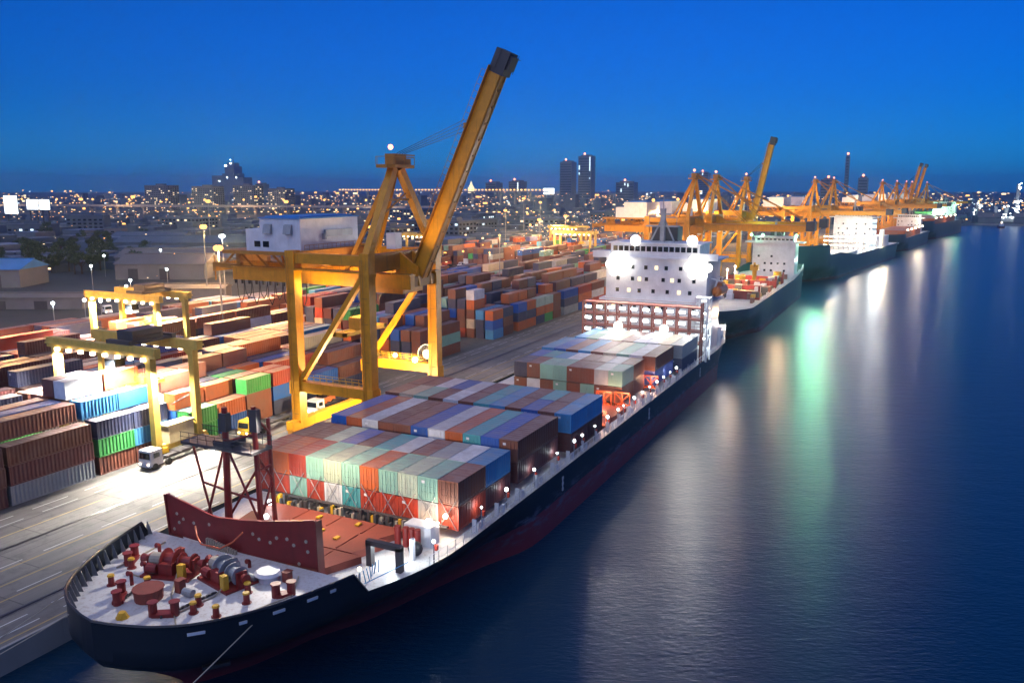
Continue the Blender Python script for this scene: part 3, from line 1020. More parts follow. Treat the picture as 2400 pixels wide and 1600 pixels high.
for z in (9.6, 12.6, 15.6):
    mb.box(HX0 - 1.6, HX0, -.8, 23.4, z - .1, z + .1)
    for i in range(13): mb.tube((HX0 - 1.5, -.6 + i * 2, z), (HX0 - 1.5, -.6 + i * 2, z + 1.1), .04, 4)
    mb.tube((HX0 - 1.5, -.6, z + 1.1), (HX0 - 1.5, 23.4, z + 1.1), .04, 4)
part2("balcony", mb, M['white'], HS, (0, YC, 0))
mb = MB()
mb.box(111, 112, 10.6, 11.6, 31.1, 38.4)
mb.beam((111.5, 8.4, 31.1), (111.5, 11, 36.5), .3); mb.beam((111.5, 13.8, 31.1), (111.5, 11.2, 36.5), .3)
mb.box(110.6, 112.4, 7.4, 14.8, 34.4, 34.7); mb.box(110.9, 112.1, 8.4, 13.8, 36.4, 36.6)
mb.tube((111.5, 11.1, 38.4), (111.5, 11.1, 41.2), .09, 5); mb.beam((111.2, 9.3, 37.2), (111.2, 12.9, 37.2), .25, .4)
for y in (8, 14.2): mb.tube((111.5, y, 34.7), (111.5, y, 37.4), .07, 4)
part2("radar_mast", mb, M['steel'], HS, (0, YC, 0))
mb = MB(); mb.prism([(114.5, 8.5), (118.8, 8.5), (118.8, 14.5), (114.5, 14.5)], 27.6, 34.2)
part2("funnel", mb, M['dark'], HS, (0, YC, 0))
mb = MB()
FLOODS = [(105.6, 19.2, 26.2), (105.6, 1.4, 26.2), (106.0, 15.6, 31.6), (106.0, 3.0, 31.8), (97.9, 16.4, 13.7), (97.9, 6.3, 13.7)]
for p in FLOODS[:2]:
    for k in range(6): mb.ball((p[0] - .2 * (k % 2), p[1] + 2.1 * math.cos(k * 1.047), p[2] + 1.9 * math.sin(k * 1.047)), 1.0, 10)  # glowing balls ringed round each main flood stand for its glare
    mb.ball((p[0] - .4, p[1], p[2]), 1.6, 12)
for p in FLOODS[2:4]: mb.ball(p, 1.2, 12)
for p in FLOODS[4:]: mb.ball(p, 1.0, 10)
each("floodlight_and_glare", mb, M['g_flood'], HS, (0, YC, 0))
for p, w in zip(FLOODS, (9000, 9000, 3000, 3000, 1400, 1200)):
    light(SHIP, (p[0] - 2.8, p[1], p[2]), (1, .93, .84), w * 1.1, .8, 150, (p[0] - 40, p[1] - 4, 4), .5)
mb = MB(); mb.tube((111.0, -1.6, 20.6), (117.0, -1.6, 20.6), 1.15, 10); mb.ball((111.0, -1.6, 20.6), 1.15, 10); mb.ball((117.0, -1.6, 20.6), 1.15, 10); mb.box(113, 115.4, -2.2, -1.0, 21.4, 22.4)
LBT = mb.build("lifeboat", paint("lifeboat_orange", (.62, .17, .03), .4), SHIP)
mb = MB()
for x in (111.4, 116.6): mb.beam((x, -.2, 18.4), (x, -1.6, 23.2), .3); mb.beam((x, -1.6, 23.2), (x, -.2, 23.4), .25)
mb.build("davit", M['white'], SHIP)
# stern details aft of the house
mb = MB()
for x in (122, 124.4, 126.8): mb.box(x - .5, x + .5, 3, 24, 6.75, 8.4)
mb.box(121, 126, -.8, 1.4, 6.75, 11); mb.box(121.4, 124, -1.2, -.6, 9, 10.4)
mb.build("stern_deckhouse", M['white'], SHIP)
light(SHIP, (125, -1.2, 11.5), (1, .95, .88), 1600, .5)

# ------------------------------------------------------------------ other ships along the quay
def small_house(ship, org, X, y0, y1, zd, zb, zt, mat='white', wing=2.6, depth=9, T=lambda p: p):
    def B(name, mb, mt, par=None):
        mb.v = [T(p) for p in mb.v]
        if par is None: return mb.build(name, mt, ship)
        return part2(name, mb, mt, par, org)
    def BE(name, mb, mt, par):
        mb.v = [T(p) for p in mb.v]
        return each(name, mb, mt, par, org)
    mb = MB(); mb.box(X, X + depth, y0, y1, zd, zb)
    h = B("deckhouse", mb, M[mat])
    mb = MB(); mb.box(X - .5, X + depth - 2, y0 - wing, y1 + wing, zb, zb + .5); mb.box(X - .2, X + depth - 3, y0 + .6, y1 - .6, zb + .5, zt); mb.box(X - .6, X + depth - 2.6, y0 + .2, y1 - .2, zt, zt + .3)
    B("bridge_deck", mb, M[mat], h)
    mb = MB()
    n_ = int((y1 - y0 - 2) / 1.5)
    for i in range(n_): mb.box(X - .28, X - .2, y0 + 1 + i * 1.5, y0 + 2.1 + i * 1.5, zb + 1.1, zt - .5)
    BE("bridge_window", mb, M["window"], h)
    mb = MB(); rng = random.Random(int(X))
    z = zd + 3
    while z < zb - 1.4:
        for i in range(int((y1 - y0) / 2.4)):
            if rng.random() < .5: mb.box(X - .06, X + .02, y0 + .9 + i * 2.4, y0 + 1.7 + i * 2.4, z, z + .8)
        z += 2.7
    BE("cabin_window", mb, M["window"], h)
    mb = MB(); yc = (y0 + y1) / 2
    mb.box(X + 2, X + 2.6, yc - .4, yc + .4, zt + .3, zt + 6.5); mb.box(X + 1.8, X + 2.8, yc - 3, yc + 3, zt + 3.2, zt + 3.5)
    mb.beam((X + 2.3, yc - 2.6, zt + .3), (X + 2.3, yc, zt + 5.2), .25)
    B("radar_mast", mb, M['steel'], h)
    mb = MB(); mb.box(X + depth - 3.5, X + depth, yc - 2.4, yc + 2.4, zb, zt + 3)
    B("funnel", mb, M['dark'], h)
    return h


# second ship
S2 = thing("cargo_ship", "second moored ship, yellow lit deck and plain white deckhouse under green lamps", "ship", (150, 13, 0))
H2, e2, s2_ = hull("hull", M['hull_green'], S2, 150, 0, 6, 40, 292, 12.6, lambda x: 9.2 + max(0, (172 - x)) * .05 + max(0, x - 262) * .09, 13.6, zlow=-1.2)
mb = MB(); mb.prism([(x, 13.6 - b + .15) for x, b, z in e2[1:]] + [(x, 13.6 + b - .15) for x, b, z in reversed(e2[1:])], 8.0, 8.6)
mb.build("main_deck", M['deckgrey'], S2)
mb = MB()
for x0 in (196, 212, 228): mb.box(x0, x0 + 13.5, 4, 23, 8.6, 9.8)
each("hatch_cover", mb, paint("hatch_tan", (.30, .22, .13), .6, .6), S2)
mb = MB()
for i, (x, b, z) in enumerate(e2):
    pass
xs = [188 + 2.4 * i for i in range(42)]
for x in xs:
    y = 13.6 - lerp([(a, c) for a, c, z in e2], x) + .2; zt = lerp([(a, z) for a, c, z in e2], x)
    mb.box(x - .12, x + .12, y - .12, y + .12, zt, zt + 1.7 if int(x) % 2 else zt + 1.1)
for zo in (.6, 1.1): mb.path([(x, 13.6 - lerp([(a, c) for a, c, z in e2], x) + .2, lerp([(a, z) for a, c, z in e2], x) + zo) for x in xs[::6] + xs[-1:]], .06, 4)
mb.build("side_rail", M['white'], S2)
h = small_house(S2, (150, 13, 0), 258, 1.6, 17.2, 8.6, 22.4, 24.6, wing=3.0)
mb = MB(); rng = random.Random(6)
for k in range(70):
    x, y = rng.uniform(186, 256), rng.uniform(2.5, 24); z0 = 8.6 if rng.random() < .4 else 9.8
    mb.cbox((x, y, z0 + .6), rng.uniform(.6, 4), rng.uniform(.6, 2.4), rng.uniform(1, 2.6), rng.randrange(4))
mb.build("deck_cargo", [M['dark'], M['capyellow'], M['c_brown'], M['white']], S2)["kind"] = "stuff"
for x in (194, 210.5, 226.5, 242.5):
    mb = MB(); mb.box(x - .5, x + .5, 3, 23.5, 8.6, 11.2); mb.box(x - .3, x + .3, 3, 3.6, 11.2, 13); mb.box(x - .3, x + .3, 22.9, 23.5, 11.2, 13); mb.build("hatch_coaming", M['hullred'], S2)
mb = MB(); mb.tube((247.5, 6, 8.6), (247.5, 6, 12.6), 1.5, 12, 1.4)
mb.build("deck_tank", M['capyellow'], S2)
mb = MB(); mb.tube((234, 12, 8.6), (234, 12, 16), .8, 10); mb.beam((234, 12, 15.5), (222, 10, 17.5), .7); mb.box(232.6, 235.4, 10.6, 13.4, 14, 16)
mb.build("deck_crane", M['capyellow'], S2)
mb = MB()
for y in (1.4, 13.6, 17.8): mb.ball((257.0, y, 25.4), .55)
each("deckhouse_lamp", mb, M['g_green'], S2)
mb = MB()
for x in (205, 222, 238, 252): mb.ball((x, 22.4, 13.5), .45); mb.tube((x, 22.4, 8.6), (x, 22.4, 13.4), .1, 5)
mb.build("deck_lamp", M['g_warm'], S2)
for x in (204, 220, 238): light(S2, (x, 15, 17.5), (1, .78, .45), 14000, .6, 140, (x - 1, 12, 8))
light(S2, (262, -4.0, 28.5), GREEN, 46000, .8); light(S2, (284, -4.5, 24), GREEN, 30000, .8); light(S2, (256, 15, 27.2), GREEN, 1600, .6); light(S2, (248, 9, 13), (1, .86, .7), 900, .6)  # second green light is unseen, added to broaden the streak on the water
light(S2, (200, -2.4, 16), (1, .68, .36), 7000, .8)
light(S2, (276, -1.2, 15), COOL, 1400, .5)

# third ship, swung with the bend of the quay
A3 = R(-8.2)
O3 = (318, 14.5, 0)
c3, s3_ = math.cos(A3), math.sin(A3)
def T3(p): return (O3[0] + p[0] * c3 - p[1] * s3_, O3[1] + p[0] * s3_ + p[1] * c3, p[2])
S3 = thing("cargo_ship", "third moored ship, high dark green bow and grey blue deckhouse with white lit stair tower", "ship", O3)
H3, e3, _ = hull("hull", M['hull_green'], S3, O3[0], 0, 9, 46, O3[0] + 205, 14.2, lambda x: 17.5 if x < O3[0] + 26 else (12.5 if x < O3[0] + 60 else 9.2), O3[1], heading=A3, org=O3)
mb = MB(); mb.box(30, 203, -13.6, 13.6, 8.2, 8.8); mb.box(6, 26, -9, 9, 15.6, 16.2)
mb.v = [T3(p) for p in mb.v]; mb.build("main_deck", M['deckgrey'], S3)
h = small_house(S3, O3, 128, -11.5, 9.5, 8.8, 26.5, 29.5, T=T3, depth=12)
mb = MB()
for i in range(9):
    for z in (11, 13.4, 15.8): mb.box(116, 116.5, -12 + i * 2.7, -10.2 + i * 2.7, z, z + .5)
mb.v = [T3(p) for p in mb.v]; each("tube_lamp", mb, M['g_warm'], S3)
mb = MB()
for i in range(10): mb.box(116.6, 117.0, -13 + i * 2.7, -12.7 + i * 2.7, 8.8, 17.4)
for z in (10.4, 12.8, 15.2, 17.4): mb.box(116.6, 117.2, -13, 11.6, z - .1, z + .1)
mb.v = [T3(p) for p in mb.v]; mb.build("lashing_bridge", M['steel'], S3)
mb = MB()
for z in range(9, 27, 3): mb.box(124, 127, -14, -11.8, z, z + 1.7)
for z in range(9, 19, 3): mb.box(113, 114.4, -13.6, -12, z, z + 1.8); mb.box(96, 97.4, -13.2, -11.6, z, z + 1.6)
mb.v = [T3(p) for p in mb.v]; each("stair_lamp", mb, M['g_wincool'], S3)
mb = MB(); mb.box(46, 92, -12, 12, 8.8, 10.6); mb.box(150, 176, -12, 10, 8.8, 15); mb.box(152, 160, -12.4, -11, 15, 19)
mb.v = [T3(p) for p in mb.v]; each("hatch_cover", mb, M['white'], S3)
for q, col, w in (((70, -4, 20), (1, .85, .6), 6500), ((104, -9, 20), (1, .9, .75), 4200), ((162, -8, 24), (1, .92, .8), 6500), ((122, -16, 18), COOL, 5200), ((40, -15, 17), COOL, 1200), ((150, -15.5, 13), (1, .8, .5), 4200)):
    light(S3, T3(q), col, w * 2.2, .8)

# fourth and fifth ships
for nm, lab, (ox, oy), ang, L, half, zt, hz in (("cargo_ship", "small dark ship moored behind the third ship, with stacked lit boxes on deck", (540, -17), R(-7), 150, 11.5, 9.5, 20),
                                               ("cargo_ship", "blunt dark hulled ship farthest along the quay, below a green lamp lit shed", (706, -33), R(-9.5), 190, 13.0, 13.0, 27)):
    O = (ox, oy, 0)
    ca, sa = math.cos(ang), math.sin(ang)
    T = lambda p, O=O, ca=ca, sa=sa: (O[0] + p[0] * ca - p[1] * sa, O[1] + p[0] * sa + p[1] * ca, p[2])
    s = thing(nm, lab, "ship", O)
    hull("hull", M['hull_grey'], s, ox, 0, 7, 40, ox + L, half, lambda x: zt + (3 if x < ox + 22 else 0), oy, heading=ang, org=O)
    mb = MB(); mb.box(24, L - 2, -half + .6, half - .6, zt - 1.2, zt - .6); mb.v = [T(p) for p in mb.v]; mb.build("main_deck", M['deckgrey'], s)
    small_house(s, O, L - 40, -half + 3, half - 3, zt - .6, hz, hz + 2.6, T=T)
    mb = MB(); mb.box(30, L - 46, -half + 2, half - 2, zt - .6, zt + 4.6); mb.v = [T(p) for p in mb.v]
    mb.build("hatch_cover", M['c_orange'], s)
    mb = MB()
    for i in range(5): mb.ball(T((34 + i * (L - 60) / 5, -half + 1, zt + 5)), .7)
    each("deck_lamp", mb, M['g_warm'], s)
    light(s, T((L * .45, -half - 2, zt + 9)), (1, .85, .6), 6500, 1); light(s, T((L - 44, -half, hz + 2)), GREEN if ox > 600 else WARM, 5500, 1)
# ------------------------------------------------------------------ quay cranes
def quay_crane(label, raised, detail=True):
    """built round x=44, y=43 (the middle of its four legs) and left standing there"""
    c = thing("quay_crane", label, "crane", (44, 43, GZ), "ship to shore cranes on the quay")
    org = (44, 43, GZ)
    Y_, D_ = M['yellow'], M['yellow_dark']
    XA, XC, YW, YL, ZT = 34.0, 53.6, 35.4, 50.0, 33.0
    for x in (XA, XC):
        for y in (YW, YL):
            s = 1 if y == YW else -1
            mb = MB(); mb.beam((x, y, 4.6), (x, y + s * .0, ZT), 1.75, 1.75)
            mb.box(x - 1.05, x + 1.05, y - 1.05, y + 1.05, 9.4, 11.6); mb.box(x - 1.0, x + 1.0, y - 1.0, y + 1.0, 29.4, 29.9)
            lg = mb.build("leg", Y_, c)
            mb = MB()
            for z in (6, 16, 22, 26): mb.box(x - .95, x - .88, y - .5, y + .5, z, z + .1)
            mb.path([(x - 1.1, y + .55, 5), (x - 1.1, y + .55, 32)], .05, 4); mb.path([(x - 1.1, y + .15, 5), (x - 1.1, y + .15, 32)], .05, 4)
            part2("ladder", mb, D_, lg, org)
    for y in (YW, YL):
        mb = MB(); mb.box(XA - 2.6, XC + 2.6, y - .7, y + .7, 3.5, 5.0); mb.build("sill_beam", Y_, c)
        for x in (XA, XC):
            mb = MB(); mb.box(x - 2.6, x + 2.6, y - .45, y + .45, 2.9, 3.7)
            bg_ = mb.build("bogie", D_, c)
            mb = MB()
            for k in range(4): mb.tube((x - 2 + k * 1.3, y - .2, 2.95), (x - 2 + k * 1.3, y + .2, 2.95), .42, 10)
            each("bogie_wheel", mb, M['dark'], bg_, org)
    for x in (XA, XC):
        zb = 9.9 if x == XA else 10.4
        mb = MB(); mb.box(x - .75, x + .75, YW + .8, YL - .8, zb, zb + 1.6)
        pb = mb.build("portal_beam", Y_, c)
        mb = MB()
        for xx in (x - .7, x + .7):
            for k in range(10): mb.tube((xx, YW + 1.6 + k * 1.3, zb + 1.6), (xx, YW + 1.6 + k * 1.3, zb + 2.7), .04, 4)
            for zz in (2.15, 2.7): mb.tube((xx, YW + 1.6, zb + zz), (xx, YL - 1.4, zb + zz), .04, 4)
        part2("handrail", mb, M['capyellow'], pb, org)
        mb = MB(); mb.beam((x, YL - .4, zb + 1.2), (x, YW + .6, 29.6), .95, .8); mb.build("diagonal_brace", Y_, c)
        mb = MB(); mb.box(x - .6, x + .6, YW + .7, YL - .7, 31.0, 32.6); mb.box(x - .85, x + .85, YW + .7, YL - .7, 29.9, 30.15); mb.build("top_beam", Y_, c)
    for y in (YW, YL):
        mb = MB(); mb.box(XA + .8, XC - .8, y - .75, y + .75, 29.9, 32.7); mb.build("cross_beam", D_, c)
    for x in (39.8, 47.6):
        mb = MB(); mb.box(x - .6, x + .6, 30.9, 68.2, 27.0, 29.2); mb.box(x - .95, x + .95, 30.9, 68.2, 29.2, 29.35)
        g = mb.build("girder", Y_, c)
        mb = MB()
        for k in range(29): mb.tube((x - .9, 31.5 + k * 1.3, 29.3), (x - .9, 31.5 + k * 1.3, 30.4), .04, 4)
        mb.tube((x - .9, 31.5, 30.4), (x - .9, 68, 30.4), .04, 4); mb.tube((x - .9, 31.5, 29.9), (x - .9, 68, 29.9), .03, 4)
        part2("handrail", mb, D_, g, org)
    mb = MB()
    for y in (31.6, 44, 56.5, 67.4): mb.box(39.8, 47.6, y - .4, y + .4, 27.3, 28.9)
    for y in (58.5, 62.2, 65.6):
        mb.beam((39.8, y - 1.8, 29.3), (38.6, y, 31.9), .35); mb.beam((47.6, y - 1.8, 29.3), (48.4, y, 31.9), .35)
    mb.box(37.2, 53.8, 50.6, 68.4, 31.7, 32.3)
    mb.box(39.8, 47.6, 67.0, 67.8, 28.9, 31.9); mb.beam((39.8, 66.6, 29.2), (39.8, 73.2, 29.4), .6, .8); mb.beam((47.6, 66.6, 29.2), (47.6, 73.2, 29.4), .6, .8); mb.box(39.6, 47.8, 72.6, 73.3, 28.2, 29.7)
    for x in (39.8, 47.6): mb.beam((x, 70.5, 29.6), (x, 68, 31.8), .3); mb.tube((x, 73, 26.6), (x, 73, 31), .14, 5)
    mb.box(39.5, 40.1, 31, 73, 29.36, 29.5); mb.box(47.3, 47.9, 31, 73, 29.36, 29.5)
    for y in (31.6, 44, 56.5, 67.4): mb.box(39.9, 40.1, y - .3, y + .3, 28.8, 29.4)
    mb.build("platform", D_, c)
    # machine house with annexe
    mb = MB(); mb.box(37.9, 53.6, 51.5, 60.2, 32.3, 37.8)
    mb.box(37.9, 53.4, 60.2, 63.4, 32.3, 36.0)
    mh = mb.build("machine_house", M['white'], c)
    mb = MB(); mb.box(37.7, 53.8, 51.3, 60.4, 37.8, 38.0); mb.box(38.6, 53, 52.2, 59.6, 38.0, 38.25)
    part2("roof", mb, M['roofblue'], mh, org)  # blue sheet colour stands for skylight on the roof
    if detail:
        mb = MB()
        for y in (58.3, 53.9): mb.quadbox([(37.2, y - .8, 35.3), (37.9, y - .8, 35.2), (37.9, y + .8, 35.2), (37.2, y + .8, 35.3), (37.5, y - .8, 36.7), (37.9, y - .8, 36.9), (37.9, y + .8, 36.9), (37.5, y + .8, 36.7)])
        each("vent_hood", mb, M['steel'], mh, org)
        mb = MB()
        for y in (60.9, 59.0): mb.box(37.84, 37.95, y - .65, y + .65, 33.0, 34.0)
        each("window", mb, M['window'], mh, org)
        mb = MB(); mb.box(44.0, 51.5, 51.1, 51.45, 34.6, 35.8); mb.box(43.4, 44, 50.9, 51.45, 34.2, 35.2)
        part2("duct", mb, M['steel'], mh, org)
        mb = MB()
        for k in range(14): mb.tube((38 + k * 1.2, 50.8, 32.3), (38 + k * 1.2, 50.8, 33.5), .04, 4)
        mb.tube((38, 50.8, 33.5), (53.6, 50.8, 33.5), .04, 4); mb.tube((38, 50.8, 32.9), (53.6, 50.8, 32.9), .03, 4)
        part2("handrail", mb, D_, mh, org)
    # A-frame
    ap = (42.6, 35.4, 46.0)
    for a, b, w, mt in (((ap[0] - .9, ap[1], ap[2]), (34.2, 35.4, 32.6), 1.15, Y_), ((ap[0] + .9, ap[1], ap[2]), (53.4, 35.4, 32.6), 1.15, Y_),
                        ((ap[0] - .7, ap[1] + .4, ap[2]), (39.8, 43.8, 29.4), .6, Y_), ((ap[0] + .7, ap[1] + .4, ap[2]), (47.6, 43.8, 29.4), .6, Y_)):
        mb = MB(); mb.beam(a, b, w, w * 1.1); mb.build("mast_leg", mt, c)
    mb = MB(); mb.beam((40, 35.4, 41), (46, 35.4, 41), .35); mb.beam((38, 35.4, 38.4), (45.2, 35.4, 42), .22); mb.build("mast_tie", D_, c)
    mb = MB()
    mb.prism([(38.8, 34.6), (40, 33.8), (45.5, 33.8), (46.8, 34.6), (46.8, 36.6), (45.5, 37.2), (40, 37.2), (38.8, 36.6)], 46.0, 46.5)
    mb.box(41, 44.4, 34.6, 36.4, 46.5, 48.2); mb.box(44.6, 46.2, 34.9, 36.2, 46.5, 47.5)
    for x, y in ((38.8, 34.6), (40, 33.8), (42.7, 33.8), (45.5, 33.8), (46.8, 34.6), (46.8, 36.6), (40, 37.2), (38.8, 36.6)): mb.tube((x, y, 46.5), (x, y, 47.7), .05, 4)
    mb.path([(38.8, 36.6, 47.7), (38.8, 34.6, 47.7), (40, 33.8, 47.7), (45.5, 33.8, 47.7), (46.8, 34.6, 47.7), (46.8, 36.6, 47.7)], .05, 4)
    mb.box(43.5, 47.6, 35.0, 35.6, 48.0, 48.2)
    hp = mb.build("mast_head", D_, c)
    mb = MB(); mb.ball((41.2, 35.4, 49.2), .42)
    part2("beacon", mb, M['g_red'], hp, org)
    # boom
    H = Vector((44, 32.2, 29.0))
    if raised:
        tip = Vector((44, 17.6, 60.2)) if detail else Vector((44, 25.4, 62.5)); updir = Vector((0, -.9, -.42))
    else:
        tip = Vector((44, -4.0, 29.2)); updir = Vector((0, 0, 1))
    mb = MB(); mb.beam(H, tip, 2.3 if raised else 3.6, 2.2, up=(0, 1, .4) if raised else (0, 0, 1))
    if not raised: mb.box(41.8, 46.2, -4, 32, 30.2, 30.35)
    bm = mb.build("boom", Y_, c)
    dirv = (tip - H).normalized()
    nrm = Vector((0, dirv.z, -dirv.y))          # pointing landward/up from the boom
    if raised:
        mb = MB()
        o_ = nrm * .85
        mb.beam(H + o_ + Vector((-1.5, 0, .2)), tip + o_ + Vector((-1.5, 0, .2)), .7, .12)
        for k in range(30):
            p = H + dirv * (1.2 + k * 1.12) + nrm * .9 + Vector((-1.75, 0, 0)); mb.tube(p, p + nrm * .9, .04, 4)
        a = H + dirv * 1.2 + nrm * 1.8 + Vector((-1.75, 0, 0)); mb.tube(a, a + dirv * 32.5, .04, 4)
        part2("walkway", mb, D_, bm, org)
        mb = MB()
        for x in (-.78, .78): mb.beam(H - nrm * 1.05 + Vector((x, 0, 0)), tip - nrm * 1.05 + Vector((x, 0, 0)), .3, .3)
        for k in range(12):
            p = H + dirv * (3 + k * 2.6) - nrm * 1.12 + Vector((.3, 0, 0)); mb.cbox(p, .8, .25, .25)
        part2("trolley_rail", mb, D_, bm, org)
        mb = MB()
        e1 = tip + dirv * 2.9
        mb.beam(tip - dirv * .6 - nrm * .25, e1 - nrm * .25, 2.5, 2.5, up=(0, 1, .4))
        mb.beam(tip + dirv * .4 - nrm * 1.7, e1 - dirv * .4 - nrm * 1.7, 2.0, .5, up=(0, 1, .4))
        for s in (-1, 1):
            mb.tube(e1 + Vector((s * .8, 0, -.6)), e1 + Vector((s * .8, 0, -.6)) - nrm * 2.2, .05, 4)
            mb.tube(tip + Vector((s * 1.5, 0, 0)), e1 + Vector((s * 1.5, 0, 0)), .06, 4)
            mb.tube(tip + Vector((s * 1.5, 0, 0)) - nrm * 1.6, e1 + Vector((s * 1.5, 0, 0)) - nrm * 1.6, .06, 4)
        part2("boom_tip", mb, M['dark'], bm, org)
        mb = MB()
        for t in (.25, .72):
            p = H + dirv * (34.5 * t); mb.beam(p + nrm * .9, p + nrm * 2.0, .9, .7); mb.beam(p + nrm * 1.7 + Vector((-.8, 0, .3)), p + nrm * 1.7 + Vector((.8, 0, .3)), .3)
        part2("stay_bracket", mb, D_, bm, org)
        p = H + dirv * (34.5 * .72) + nrm * 1.9
        mb = MB()
        for k in range(4):
            q = Vector((42.6 + k * .75, 35.2, 48.3)); mb.tube(q, p + Vector((-.5 + k * .3, 0, .8 - k * .5)), .05, 4)
        each("boom_stay", mb, M['black'], c)
    else:
        mb = MB()
        for x in (41.4, 46.6):
            mb.tube((x * .2 + 42.6 * .8, 35, 47.8), (x, 2, 31.2), .16, 5); mb.tube((x * .2 + 42.6 * .8, 35, 47.8), (x, 17, 31.2), .16, 5)
        each("boom_stay", mb, D_, c)
        mb = MB(); mb.box(41.2, 46.8, -6.5, -3.6, 28.4, 31.6); part2("boom_tip", mb, M['dark'], bm, org)
    for x in (42.2, 45.8):
        mb = MB(); mb.quadbox([(x - .25, 31.0, 27.4), (x + .25, 31.0, 27.4), (x + .25, 35.6, 27.4), (x - .25, 35.6, 27.4), (x - .25, 31.4, 30.4), (x + .25, 31.4, 30.4), (x + .25, 35.2, 33.0), (x - .25, 35.2, 33.0)])
        mb.tube((x - .35, 32.2, 29.2), (x + .35, 32.2, 29.2), .9, 14)
        mb.build("hinge_bracket", Y_, c)
    # trolley with cab, spreader on ropes
    mb = MB(); mb.box(41.0, 47.0, 33.6, 39.6, 26.0, 27.0); mb.box(41.4, 46.6, 34.4, 38.6, 27.0, 28.8)
    tr = mb.build("trolley", Y_, c)
    mb = MB(); mb.box(40.6, 42.6, 39.8, 42.2, 24.6, 26.8); part2("cab", mb, M['wallpale'], tr, org)
    mb = MB(); mb.box(43.4, 45.2, 36.4, 38.2, 33.0, 35.6); mb.build("operator_hut", M['white'], c)
    if detail:
        mb = MB(); mb.box(38.2, 49.8, 43.2, 43.9, 18.6, 19.2); mb.box(38.2, 49.8, 45.2, 45.9, 18.6, 19.2)
        for x in (38.2, 49.2, 43.4): mb.box(x, x + .6, 43.2, 45.9, 18.5, 19.3)
        mb.box(42.4, 45.6, 43.4, 45.7, 19.2, 21.2)
        sp = mb.build("spreader", M['capyellow'], c)
        mb = MB()
        for x in (42.6, 45.4):
            for y in (43.6, 45.4): mb.tube((x, y, 21), (x, y - 4, 27), .04, 4)
        part2("hoist_rope", mb, M['black'], sp, org)
        mb = MB(); x0 = 39.6
        for k in range(9):
            y0, y1 = 52 + k * 1.75, 53.75 + k * 1.75
            dz = 3.2 if k % 2 else 4.2
            mb.path([(x0, y0, 27), (x0, y0 + .25, 27 - dz * .7), (x0, (y0 + y1) / 2, 27 - dz), (x0, y1 - .25, 27 - dz * .7), (x0, y1, 27)], .085, 4)
        for k in range(11): mb.box(x0 - .2, x0 + .2, 51.8 + k * 1.6, 52.1 + k * 1.6, 26.3, 27)
        mb.build("cable_festoon", M['black'], c)
        mb = MB()
        cx, cyy, cz, rr = 54.2, 37.6, 13.4, 1.75
        n_ = 22
        pr = [(cx, cyy + rr * math.cos(2 * math.pi * i / n_), cz + rr * math.sin(2 * math.pi * i / n_)) for i in range(n_ + 1)]
        mb.path(pr, .09, 4); mb.path([(cx + .5, y, z) for x, y, z in pr], .09, 4)
        for i in range(n_):
            x, y, z = pr[i]; mb.tube((cx + .25, cyy, cz), (cx + .25, y, z), .05, 4); mb.box(cx - .1, cx + .6, y - .13, y + .13, z - .13, z + .13)
        mb.tube((cx - .1, cyy, cz), (cx + .6, cyy, cz), .85, 12)
        mb.build("cable_reel", M['steel'], c)
        mb = MB(); mb.ball((53.0, 43.6, 12.9), .42); mb.ball((52.8, 39.2, 12.5), .55)
        each("portal_lamp", mb, M['g_warm'], c)
        light(c, (51.6, 43.6, 13.4), (1, .74, .36), 2200, .3); light(c, (51.4, 39.4, 13.2), (1, .74, .36), 2200, .3)
        light(c, (43, 42.5, 7.5), (1, .74, .36), 17000, .5)
        light(c, (45, 45, 25.5), (1, .66, .3), 4200, .5)
        light(c, (34.5, 30.5, 27), (1, .72, .36), 8000, .5, 70, (44, 22, 50), .6); light(c, (33, 47, 24), (1, .7, .34), 5200, .5, 120, (42, 44, 38), .6)  # first spot is unseen, added to brighten the boom
    else:
        mb = MB(); mb.ball((37.4, 49, 38.6), .6)
        part2("house_lamp", mb, M['g_sodium'], mh, org)
    return c


CR = quay_crane("tall yellow quay crane with raised boom and white machine house, beside the near ship", True)
CRD = quay_crane("yellow quay crane with lowered boom just beyond the near ship, first of that row", False, False)
far = [(232, 41.5, 0, None, 0), (262, 40.5, 0, "yellow quay crane with lowered boom, second in the row beyond the near ship", 0),
       (322, 40, -.06, "far yellow quay crane with its single boom raised, left of the green lit stretch", 1),
       (444, 24, -.13, "far quay crane with lowered boom, first of the pair behind the second ship's lamps", 0),
       (478, 17, -.13, "far quay crane with lowered boom, second of the pair behind the second ship's lamps", 0),
       (640, -3, -.12, "small distant quay crane over the third ship, with red beacon", 0),
       (715, -11, -.12, "small distant quay crane next along the quay past the third ship's house", 0),
       (775, -17, -.12, "small distant quay crane with boom raised, first of two leaning booms", 1),
       (815, -21, -.12, "small distant quay crane with boom raised, last of two leaning booms", 1),
       (900, -34, -.2, "tiny quay crane at the far end of the quay, boom down", 0)]
CRF = None
for x, y, a, lab, up in far:
    if lab is None:
        o = CRD
    elif up:
        if CRF is None:
            CRF = quay_crane(lab, True, False); o = CRF
        else:
            o = dup(CRF)
    else:
        o = dup(CRD)
    if lab: o["label"] = lab
    o.location = (x, y, GZ)
    o.rotation_euler = (0, 0, a)
for x, y, w in ((232, 50, 5200), (262, 44, 5200), (330, 42, 6500), (444, 30, 6500), (640, 4, 7000), (780, -10, 7000)):
    light(None, (x, y, 26), (1, .60, .22), w * 3.5, .8); light(None, (x - 22, y + 6, 34), (1, .62, .25), w * 1.8, .8)

